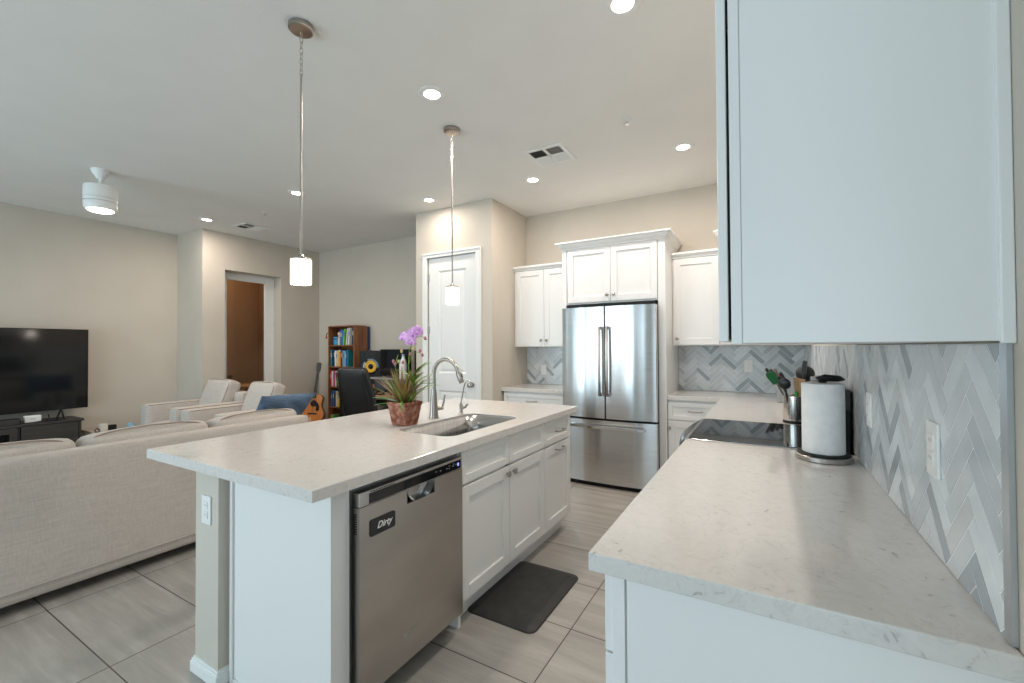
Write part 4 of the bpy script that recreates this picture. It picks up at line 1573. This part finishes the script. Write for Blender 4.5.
MB().soft((-6.80, 2.33, .22), (.16, .035, .215), .03, 8, puff=(0, .02, 0), rot=Matrix.Rotation(R(18), 3, 'Y')).build('cushion', mat('light_blue_fabric', (.25, .38, .47), .9), bl, smooth=True, angle=80)

# ------------------------------------------------------------------ desk corner
# guitar, built upright along z at the origin then leaned on the wall
gt = thing('acoustic_guitar', 'acoustic guitar with orange spruce top leaning in the far corner', 'guitar', (0, 0, 0))


def gwidth(t):
    """half width of the body from tail (0) to neck (1)."""
    pts = [(0, 0.0), (.015, .07), (.05, .12), (.12, .165), (.24, .192), (.36, .185), (.5, .150), (.6, .128), (.68, .125), (.78, .137), (.88, .138), (.95, .118), (.985, .08), (1.0, .03)]
    for (a, p), (b, q) in zip(pts, pts[1:]):
        if a <= t <= b:
            return p + (q - p) * (t - a) / (b - a)
    return 0


outl = []
ts = [0, .008, .02, .05, .1, .16, .22, .28, .34, .4, .46, .52, .58, .64, .7, .76, .82, .88, .92, .95, .97, .985, 1.0]
for t in ts:
    outl.append((gwidth(t), t * .5))
poly = outl + [(-x, z) for x, z in outl[::-1] if x > 0]
w = MB()
w.prism(poly, 'y', -.046, .05)
w.build('body', noise_mat('guitar_side_wood', (.20, .07, .025), (.28, .11, .04), 4, .3), gt, bevel=.004)
inner_ = [(x * .975, .006 + z * .976) for x, z in poly]
MB().prism(inner_, 'y', -.050, -.0462).build('soundboard', M_spruce, gt)
MB().lathe([(.0, -.0515), (.049, -.0515), (.049, -.0502)], (0, 0, .335), 28, 'y').build('sound_hole', M_gap, gt)
w = MB()
w.lathe([(.050, -.0508), (.050, -.052), (.057, -.052), (.057, -.0508)], (0, 0, .335), 28, 'y', cap=False)
w.build('rosette', M_espresso, gt)
w = MB()
w.prism([(.035, .37), (.075, .335), (.10, .27), (.10, .225), (.07, .20), (.045, .225), (.048, .28), (.03, .295), (.052, .335)], 'y', -.0525, -.0503)
w.build('pickguard', M_black, gt)
MB().box(-.075, .075, -.058, -.0502, .150, .175).build('bridge', M_espresso, gt, bevel=.003)
w = MB()
rs = []
for z, hw in ((.42, .028), (.5, .0275), (.7, .025), (.86, .022)):
    rs.append([(-hw, -.058, z), (hw, -.058, z), (hw, -.05, z), (hw * .6, -.032, z), (-hw * .6, -.032, z), (-hw, -.05, z)])
w.rings(rs)
w.build('neck', M_espresso, gt)
w = MB()
for k in range(14):
    z = .86 - .46 * (1 - 2 ** (-k / 12)) / (1 - 2 ** (-14 / 12))
    w.box(-.026, .026, -.0592, -.0578, z - .001, z + .001)
w.build('frets', M_steel, gt)
w = MB()
w.prism([(-.022, .86), (.022, .86), (.034, .90), (.037, 1.03), (.015, 1.04), (-.015, 1.04), (-.037, 1.03), (-.034, .90)], 'y', -.056, -.040)
w.build('headstock', M_espresso, gt, bevel=.002)
for s in (-1, 1):
    for k in range(3):
        MB().tube([(s * .034, -.048, .915 + .042 * k), (s * .055, -.048, .915 + .042 * k)], [.005, .009], 8).build('tuner', M_chrome, gt, smooth=True)
w = MB()
for k in range(6):
    x = -.0165 + .0066 * k
    w.tube([(x, -.0605, .162), (x * .85, -.0605, .88)], .0006, 4)
w.build('strings', M_chrome, gt)
gt.location = (-6.375, 4.50, .155)
gt.rotation_euler = (R(-13), R(3.5), R(36))
gt.scale = (.96, .96, .96)
gs = thing('guitar_stand', 'low black stand holding the acoustic guitar in the far corner', 'stand', (-6.33, 4.52, 0))
w = MB()
w.tube([(-6.50, 4.44, .0), (-6.36, 4.55, .05), (-6.12, 4.64, .0)], .01, 8)
w.tube([(-6.42, 4.66, .0), (-6.36, 4.55, .05), (-6.29, 4.44, .065), (-6.25, 4.40, .10)], .008, 8)
w.build('frame', M_black, gs, smooth=True)

# bookcase
BX0, BX1, BY0, BY1 = -6.04, -5.43, 4.55, 4.81
bk = thing('bookcase', 'tall narrow reddish wood bookcase full of books in the far corner', 'bookcase', (-5.735, 4.7, 0))
for x in (BX0, BX1 - .02):
    MB().box(x, x + .02, BY0, BY1, 0, 1.725).build('side', M_wood, bk, bevel=.002)
SH = [.09, .435, .755, 1.07, 1.405, 1.71]
for z in SH:
    MB().box(BX0 + .02, BX1 - .02, BY0 + .004, BY1 - .012, z, z + .018).build('shelf', M_wood, bk)
MB().box(BX0 + .02, BX1 - .02, BY1 - .01, BY1, 0, 1.725).build('back_panel', M_wood, bk)

CL = {'blue': (.03, .14, .42), 'navy': (.012, .03, .10), 'white': (.70, .70, .68), 'yellow': (.72, .50, .04), 'green': (.16, .48, .06), 'light blue': (.09, .34, .60), 'red': (.50, .03, .03), 'pink': (.62, .10, .22),
      'orange': (.68, .22, .03), 'black': (.015, .015, .017), 'teal': (.02, .22, .25), 'cream': (.60, .53, .38), 'gray': (.25, .26, .27)}
ORD = ['first', 'second', 'third', 'fourth', 'fifth', 'sixth', 'seventh', 'eighth', 'ninth', 'tenth', 'eleventh', 'twelfth', 'thirteenth', 'fourteenth', 'fifteenth']
ROWS = [
    (4, 'top', .19, [('white', .028, .20, 0), ('yellow', .022, .21, 0), ('blue', .05, .24, 0), ('light blue', .024, .23, 0), ('green', .030, .25, 8), ('white', .022, .26, 8), ('white', .028, .265, 5), ('gray', .02, .26, 3), ('navy', .045, .27, 0), ('navy', .042, .275, 0)]),
    (3, 'second', .01, [('teal', .032, .26, 0), ('navy', .035, .27, 0), ('navy', .033, .27, 0), ('white', .04, .25, 0), ('cream', .03, .24, 0), ('yellow', .025, .25, 0), ('white', .02, .26, 0), ('orange', .045, .23, 0), ('black', .03, .26, 0), ('gray', .024, .25, 0), ('light blue', .05, .25, 0), ('white', .022, .24, 0), ('blue', .03, .25, 0), ('teal', .03, .26, 0)]),
    (2, 'third', .01, [('red', .03, .23, 0), ('white', .028, .24, 0), ('pink', .035, .245, 0), ('gray', .03, .22, 0), ('white', .02, .24, 0), ('red', .022, .2, 0), ('green', .03, .16, 6), ('orange', .03, .2, 0), ('blue', .04, .22, 0), ('white', .03, .21, 0)]),
    (1, 'fourth', .01, [('blue', .032, .22, 0), ('navy', .03, .23, 0), ('blue', .034, .25, 0), ('black', .024, .22, 0), ('white', .022, .24, 0), ('cream', .03, .23, 4), ('yellow', .035, .24, 0), ('yellow', .03, .22, 0), ('white', .025, .23, 0), ('yellow', .028, .25, 5), ('blue', .03, .22, 0), ('red', .03, .2, 0)]),
]
rb_ = random.Random(4)
for si, sname, x_off, books in ROWS:
    x = BX0 + .024 + x_off
    z = SH[si] + .0185
    seen = {}
    for i, (c, wd, hh, lean) in enumerate(books):
        wd *= .86
        dep = .15 + rb_.random() * .05
        ex = wd + hh * math.tan(R(lean)) * (1 if lean else 0)
        if x + ex > BX1 - .024:
            break
        y0 = BY0 + .02 + rb_.random() * .02
        bm_c = mat('book_' + c.replace(' ', '_'), CL[c], .45)
        t = thing('book', 'upright %s book, %s from the left on the %s shelf of the bookcase' % (c, ORD[i], sname), 'book', (x, y0, z), 'books on the %s shelf' % sname)
        MB().box(x, x + .003, y0, y0 + dep, z, z + hh).box(x + wd - .003, x + wd, y0, y0 + dep, z, z + hh).box(x, x + wd, y0 - .003, y0, z, z + hh).build('cover', bm_c, t)
        MB().box(x + .003, x + wd - .003, y0 + .001, y0 + dep - .004, z + .003, z + hh - .004).build('pages', M_paper, t)
        if i % 2 == 0 and wd > .024:
            MB().box(x + wd * .2, x + wd * .8, y0 - .0038, y0 - .003, z + hh * .55, z + hh * .8).build('spine_label', mat('book_cream', CL['cream'], .45) if c in ('blue', 'navy', 'teal', 'black', 'red') else mat('book_blue', CL['blue'], .45), t)
        if lean:
            t.rotation_euler = (0, R(lean), 0)
            t.location.z += wd * math.sin(R(lean)) + .0005
            t.location.x = x
        x += ex + .0015
# books lying flat on the lowest shelf
z = SH[0] + .0185
for i, (c, hh, L) in enumerate((('black', .03, .40), ('white', .025, .36), ('red', .03, .38), ('gray', .02, .34), ('black', .03, .37), ('pink', .025, .33))):
    xx = BX0 + .12 + .01 * (i % 2)
    t = thing('book', 'flat lying %s book, %s from the bottom of the pile on the lowest shelf' % (c, ORD[i]), 'book', (xx, BY0 + .03, z), 'books lying on the lowest shelf')
    bc_ = mat('book_' + c, CL[c], .45)
    MB().box(xx, xx + L, BY0 + .03, BY0 + .24, z, z + .003).box(xx, xx + L, BY0 + .03, BY0 + .24, z + hh - .003, z + hh).box(xx, xx + L, BY0 + .027, BY0 + .03, z, z + hh).build('cover', bc_, t)
    MB().box(xx + .003, xx + L - .003, BY0 + .031, BY0 + .235, z + .003, z + hh - .003).build('pages', M_paper, t)
    z += hh + .0005
t = thing('book', 'green book standing at the left end of the lowest shelf', 'book', (BX0 + .03, BY0 + .03, SH[0] + .0185), 'books lying on the lowest shelf')
MB().box(BX0 + .03, BX0 + .07, BY0 + .03, BY0 + .2, SH[0] + .0185, SH[0] + .22).build('cover', mat('book_green', CL['green'], .45), t)
MB().box(BX0 + .033, BX0 + .067, BY0 + .034, BY0 + .201, SH[0] + .021, SH[0] + .2205).build('pages', M_paper, t)
cu = thing('pencil_cup', 'light blue cup at the left end of the top bookcase shelf', 'cup', (BX0 + .11, BY0 + .09, SH[4] + .0185))
MB().lathe([(0, 0), (.055, 0), (.06, .004), (.062, .13), (.058, .13), (.056, .008), (0, .008)], (BX0 + .11, BY0 + .09, SH[4] + .0185), 24, cap=False).build('cup', mat('cup_blue', (.03, .26, .52), .35), cu, smooth=True)
MB().lathe([(.0625, .09), (.0635, .09), (.0635, .105), (.0625, .105)], (BX0 + .11, BY0 + .09, SH[4] + .0185), 24, cap=False).build('band', mat('book_navy', CL['navy'], .45), cu, smooth=True)
hp = thing('headphones', 'small red and black headphones hanging on the upper left side of the bookcase', 'headphones', (BX0 - .03, BY0 + .04, 1.55))
pts = [(BX0 - .022, BY0 + .04 + .055 * math.cos(R(a)), 1.57 + .06 * math.sin(R(a))) for a in range(-20, 201, 20)]
MB().tube(pts, .006, 8).build('headband', M_black, hp, smooth=True)
for s in (-1, 1):
    MB().ell((BX0 - .022, BY0 + .04 + s * .052, 1.545), (.018, .014, .026), 12, 8).build('ear_cup', mat('book_red', CL['red'], .45), hp, smooth=True)
pn = MB().box(-5.62, -5.425, 4.815, 4.85, 1.36, 1.715)
tag(pn.build('folder', mat('book_navy', CL['navy'], .45), None, bevel=.003, base=True), 'navy blue folder tucked between the back of the bookcase and the wall', 'folder')

# desk
DK0, DK1 = -5.29, -3.78
dk = thing('desk', 'wooden computer desk with a gray riser shelf at the far wall', 'desk', (-4.57, 4.5, 0))
MB().box(DK0, DK1, 4.12, 4.80, .715, .742).build('desktop', M_deskwood, dk, bevel=.003)
for x in (DK0 + .03, DK1 - .06):
    for y in (4.15, 4.75):
        MB().box(x, x + .035, y, y + .035, 0, .715).build('leg', M_black, dk)
MB().box(DK0, DK1, 4.34, 4.82, .935, .956).build('riser_shelf', M_grey, dk, bevel=.002)
for x in (DK0 + .01, DK1 - .03):
    MB().box(x, x + .02, 4.42, 4.80, .742, .935).build('riser_support', M_grey, dk)
MB().box(DK0 + .03, DK1 - .03, 4.795, 4.80, .742, .935).build('back_panel', M_grey, dk)
MB().box(DK0 + .1, DK1 - .1, 4.17, 4.45, .61, .635).build('keyboard_tray', M_black, dk)


def monitor_speaker(x, label):
    t = thing('studio_speaker', label, 'speaker', (x, 4.6, .9565), 'studio speakers on the desk')
    y = 4.45
    h = .165
    MB().box(x - h, x + h, y, 4.75, .9567, 1.335).build('cabinet', M_black, t, bevel=.012)
    MB().lathe([(.115, -.001), (.115, -.006), (.09, -.008), (.086, -.004)], (x, y, 1.105), 32, 'y', cap=False).build('surround', M_blackgloss, t, smooth=True)
    MB().lathe([(.088, -.0045), (.084, -.010), (.075, -.012), (.068, -.004), (.04, .0), (.0, .0)], (x, y - .002, 1.105), 32, 'y').build('woofer_cone', M_yellow, t, smooth=True)
    MB().lathe([(.040, -.004), (.032, -.012), (.015, -.017), (0, -.018)], (x, y - .002, 1.105), 24, 'y').build('dust_cap', M_black, t, smooth=True)
    MB().lathe([(.075, -.001), (.06, -.005), (.04, -.003), (.022, -.006), (.0, -.012)], (x, y, 1.27), 24, 'y').build('tweeter', M_gap, t, smooth=True)
    MB().box(x - .08, x + .08, y - .004, y - .001, .972, .985).build('port', M_gap, t)
    t.rotation_euler = (0, 0, R(28))
    return t


monitor_speaker(-5.045, 'black studio speaker with a yellow cone beside the bookcase')
monitor_speaker(-3.99, 'black studio speaker with a yellow cone half hidden behind the orchid')
mo = thing('computer_monitor', 'black computer monitor on the desk riser behind the orchid', 'monitor', (-4.5, 4.55, .956))
MB().box(-4.785, -4.215, 4.47, 4.50, .985, 1.355).build('housing', M_black, mo, bevel=.004)
MB().box(-4.775, -4.225, 4.4685, 4.4705, .997, 1.345).build('screen', M_blackgloss, mo)
MB().box(-4.53, -4.47, 4.505, 4.53, .963, 1.2).box(-4.62, -4.38, 4.46, 4.62, .9567, .965).build('stand', M_black, mo)
bt = thing('bottle', 'white bottle on the desk riser in front of the monitor', 'bottle', (-4.28, 4.41, .9565))
MB().lathe([(.0, .9567), (.05, .9567), (.053, .962), (.053, 1.15), (.035, 1.21), (.018, 1.24), (.018, 1.27), (0, 1.271)], (-4.28, 4.41, 0), 24).build('body', M_plate, bt, smooth=True)
MB().lathe([(.021, 1.262), (.021, 1.29), (0, 1.291)], (-4.28, 4.41, 0), 18).build('cap', mat('cap_blue_gray', (.30, .36, .42), .5), bt, smooth=True)
mug = thing('mug', 'small orange pot on the desk below the monitor', 'mug', (-4.72, 4.25, .742))
MB().lathe([(0, .743), (.04, .743), (.05, .82), (.058, .83), (.058, .862), (.052, .862), (.045, .75), (0, .75)], (-4.74, 4.25, 0), 22, cap=False).build('cup', mat('orange_clay', (.52, .22, .13), .6), mug, smooth=True)
MB().lathe([(.0585, .828), (.0605, .834), (.0605, .858), (.0585, .864)], (-4.74, 4.25, 0), 22, cap=False).build('rim', MATS['orange_clay'], mug, smooth=True)
w = MB()
w.tube([(-4.62, 4.22, .748), (-4.56, 4.24, .79), (-4.48, 4.22, .80), (-4.42, 4.2, .76), (-4.48, 4.17, .749), (-4.58, 4.18, .75)], .010, 8, closed=True)
w.tube([(-4.55, 4.30, .75), (-4.45, 4.32, .82), (-4.35, 4.28, .80), (-4.30, 4.2, .75)], .009, 8)
tag(w.build('coiled_cable', M_black, None, smooth=True, base=True), 'coiled black cables on the desk right of the orange pot', 'cable')

# office chair: built facing +y at the origin, then turned
oc = thing('office_chair', 'black leather high-back office chair in front of the desk', 'office chair', (0, 0, 0))
rot = Matrix.Rotation(R(16), 3, 'X')
w = MB()
w.soft((0, -.30, .83), (.225, .05, .33), .045, 12, puff=(0, .02, 0), rot=rot)
for v in w.bm.verts:
    f_ = (v.co.z - .5) / .66
    v.co.x *= 1.0 - .16 * max(0, f_ - .55) / .45 + .05 * math.sin(math.pi * max(0, min(1, f_)))
w.build('backrest', M_leather, oc, smooth=True, angle=70)
w = MB()
bx = [(-.185, 1.09), (.185, 1.09), (.205, .8), (.20, .56), (-.20, .56), (-.205, .8)]
for k in range(len(bx)):
    a, b = bx[k], bx[(k + 1) % len(bx)]
    yo = lambda z: -.30 - (z - .83) * math.tan(R(16)) - .066
    w.tube([(a[0], yo(a[1]), a[1]), ((a[0] + b[0]) / 2, yo((a[1] + b[1]) / 2) - .008, (a[1] + b[1]) / 2), (b[0], yo(b[1]), b[1])], .006, 6)
w.build('back_seam', M_leather, oc, smooth=True)
MB().soft((0, 0, .47), (.26, .26, .06), .05, 10, puff=(0, 0, .02)).build('seat', M_leather, oc, smooth=True, angle=70)
for s in (-1, 1):
    w = MB()
    w.tube([(s * .26, .12, .45), (s * .31, .13, .55), (s * .31, .10, .66), (s * .31, -.02, .68), (s * .30, -.18, .68), (s * .25, -.22, .60)], .02, 10)
    w.build('armrest', M_black, oc, smooth=True)
MB().tube([(0, 0, .42), (0, 0, .1)], [.03, .035], 14).build('gas_column', M_black, oc, smooth=True)
for k in range(5):
    a = 2 * math.pi * k / 5 + .3
    leg = MB().tube([(0, 0, .12), (.16 * math.cos(a), .16 * math.sin(a), .105), (.30 * math.cos(a), .30 * math.sin(a), .08)], [.03, .022, .016], 10).build('leg', M_black, oc, smooth=True)
    MB().lathe([(.0, -.02), (.028, -.02), (.03, -.012), (.03, .012), (.028, .02), (0, .02)], (.30 * math.cos(a), .30 * math.sin(a), .0302), 16, 'x').build('caster', M_black, leg, smooth=True)
oc.location = (-4.18, 3.80, 0)
oc.rotation_euler = (0, 0, R(10))

# ------------------------------------------------------------------ ceiling fittings
cans = [(-1.872, 2.196, 'recessed ceiling light above the island between the two pendants'),
        (-.580, 2.085, 'recessed ceiling light at the top edge of the view, nearest the wall cabinet'),
        (-.575, 3.852, 'recessed ceiling light above the counter right of the refrigerator'),
        (-1.98, 3.84, 'recessed ceiling light in front of the refrigerator, below the square vent'),
        (-3.256, 3.764, 'recessed ceiling light right in front of the pantry door'),
        (-4.315, 2.867, 'recessed ceiling light behind the rod of the nearer pendant'),
        (-6.19, 2.865, 'recessed ceiling light beside the doorway corner in the living room')]
for x, y, lab in cans:
    t = thing('recessed_light', lab, 'ceiling light', (x, y, CEIL), 'recessed ceiling lights')
    MB().lathe([(.052, -.001), (.054, -.008), (.060, -.010), (.085, -.006), (.088, -.0005)], (x, y, CEIL), 36, cap=False).build('trim_ring', M_trim, t, smooth=True)
    MB().lathe([(.053, -.003), (.05, -.005), (0, -.006)], (x, y, CEIL), 30).build('lens', M_glow, t, smooth=True)
    light_child('recessed_lamp', 'AREA', t, (0, 0, -.012), 7.5 if abs(x + 3.256) < .01 else 15.0, WARM, shape='DISK', size=.098)

M_copper = mat('warm_bronze_canopy', (.50, .40, .33), .3, 1.0)
for x, y, lab in ((-2.057, 1.39, 'nearer pendant lamp with a lit white cylinder shade above the island'), (-2.05, 2.634, 'farther pendant lamp with a lit white cylinder shade in front of the pantry door')):
    t = thing('pendant_lamp', lab, 'pendant lamp', (x, y, CEIL), 'pendant lamps above the island')
    MB().lathe([(.060, 0), (.062, -.004), (.062, -.022), (.055, -.027), (.0, -.028)], (x, y, CEIL), 36).build('canopy', M_steel, t, smooth=True)
    MB().lathe([(.052, -.0285), (.05, -.0292), (0, -.0295)], (x, y, CEIL), 36).build('canopy_cap', M_copper, t, smooth=True)
    w = MB()
    z = CEIL - .03
    for k in range(8):
        pts = []
        for q in range(14):
            a = 2 * math.pi * q / 14
            u, v = .008 * math.cos(a), .017 * math.sin(a) * (1.15 if abs(math.sin(a)) > .5 else 1)
            c = (x + u, y, z - .014 + v) if k % 2 == 0 else (x, y + u, z - .014 + v)
            pts.append(c)
        w.tube(pts, .0021, 6, closed=True)
        z -= .0285
    w.build('chain', M_steel, t, smooth=True)
    MB().tube([(x, y, z + .008), (x, y, z - .01), (x, y, 1.838)], [.004, .0058, .0058], 10).build('rod', M_steel, t, smooth=True)
    MB().lathe([(.012, 1.855), (.02, 1.842), (.048, 1.837), (.050, 1.833), (.050, 1.827)], (x, y, 0), 32).build('shade_cap', M_steel, t, smooth=True)
    MB().lathe([(.0485, 1.827), (.050, 1.824), (.050, 1.706), (.048, 1.702), (.045, 1.706), (.045, 1.818)], (x, y, 0), 36, cap=False).build('shade', M_shade, t, smooth=True)
    light_child('pendant_bulb', 'POINT', t, (0, 0, 1.69 - CEIL), 3.0, WARM, shadow_soft_size=.04)

# ceiling fan body with its light
fx, fy = -5.325, 1.573
fn = thing('ceiling_fan', 'white drum ceiling fan motor with a round light above the living room', 'ceiling fan', (fx, fy, CEIL))
MB().lathe([(.068, 0), (.068, -.01), (.06, -.035), (.04, -.062), (.03, -.085), (.0, -.085)], (fx, fy, CEIL), 36).build('canopy', M_trim, fn, smooth=True)
MB().lathe([(.02, -.08), (.014, -.09), (.014, -.15), (.022, -.155)], (fx, fy, CEIL), 18).build('downrod', M_trim, fn, smooth=True)
MB().lathe([(.0, -.15), (.115, -.155), (.12, -.165), (.12, -.265), (.117, -.268), (0, -.268)], (fx, fy, CEIL), 48).build('motor_housing', M_trim, fn, smooth=True)
MB().lathe([(.113, -.268), (.113, -.272)], (fx, fy, CEIL), 48).build('upper_groove', M_grey, fn)
MB().lathe([(.0, -.272), (.12, -.272), (.12, -.30), (.0, -.30)], (fx, fy, CEIL), 48).build('blade_ring', M_trim, fn, smooth=True)
MB().lathe([(.113, -.30), (.113, -.305)], (fx, fy, CEIL), 48).build('lower_groove', M_grey, fn)
MB().lathe([(.0, -.305), (.118, -.305), (.12, -.31), (.117, -.36), (.108, -.372), (.098, -.374), (0, -.372)], (fx, fy, CEIL), 48).build('light_housing', M_trim, fn, smooth=True)
MB().lathe([(.098, -.3735), (.09, -.380), (.08, -.386), (0, -.388)], (fx, fy, CEIL), 40).build('lens', M_glow, fn, smooth=True)
light_child('fan_lamp', 'AREA', fn, (0, 0, -.395), 9.0, WARM, shape='DISK', size=.17)


def ceiling_vent(x, y, h, label, rot=0):
    t = thing('ceiling_vent', label, 'vent', (x, y, CEIL), 'ceiling vents')
    w = MB()
    z1, z0 = CEIL - .0005, CEIL - .009
    for a, b, c, d in ((-h, h, -h, -h + .035), (-h, h, h - .035, h), (-h, -h + .035, -h + .035, h - .035), (h - .035, h, -h + .035, h - .035), (-.012, .012, -h + .035, h - .035), (-h + .035, h - .035, -.012, .012)):
        w.box(x + a, x + b, y + c, y + d, z0, z1)
    w.build('frame', M_trim, t, bevel=.002)
    MB().box(x - h + .03, x + h - .03, y - h + .03, y + h - .03, CEIL - .0025, CEIL - .0006).build('duct_opening', M_gap, t)
    k = h - .035
    for qx, qy, ax in ((-1, 1, 'x'), (1, 1, 'x'), (-1, -1, 'x'), (1, -1, 'y')):
        w = MB()
        n = 7
        x0, x1 = (x - k, x - .012) if qx < 0 else (x + .012, x + k)
        y0, y1 = (y - k, y - .012) if qy < 0 else (y + .012, y + k)
        for i in range(n):
            f = (i + .2) / n
            if ax == 'x':
                yy = y0 + (y1 - y0) * f
                s = .011 if not (qx < 0 and qy < 0) else -.011
                w.prism([(yy, CEIL - .0035), (yy + .0015, CEIL - .003), (yy + s + .0015, CEIL - .0095), (yy + s, CEIL - .010)], 'x', x0, x1)
            else:
                xx = x0 + (x1 - x0) * f
                w.prism([(xx, CEIL - .0035), (xx + .0015, CEIL - .003), (xx + .0095, CEIL - .0095), (xx + .008, CEIL - .010)], 'y', y0, y1)
        w.build('louvers', M_trim, t)
    return t


ceiling_vent(-1.595, 3.43, .175, 'square white ceiling vent in front of the refrigerator')
ceiling_vent(-6.06, 3.36, .17, 'white ceiling vent close to the doorway wall')
for x, y, lab in ((-.863, 3.194, 'small round fire sprinkler on the ceiling right of the square vent'), (-5.287, 3.091, 'small round fire sprinkler on the ceiling near the doorway wall vent')):
    t = thing('fire_sprinkler', lab, 'sprinkler', (x, y, CEIL), 'fire sprinklers')
    MB().lathe([(.036, 0), (.036, -.003), (.028, -.008), (.012, -.010), (0, -.010)], (x, y, CEIL), 24).build('escutcheon', M_trim, t, smooth=True)
    MB().lathe([(.008, -.0095), (.007, -.025), (.016, -.027), (.016, -.030), (0, -.031)], (x, y, CEIL), 16).build('deflector', M_chrome, t, smooth=True)
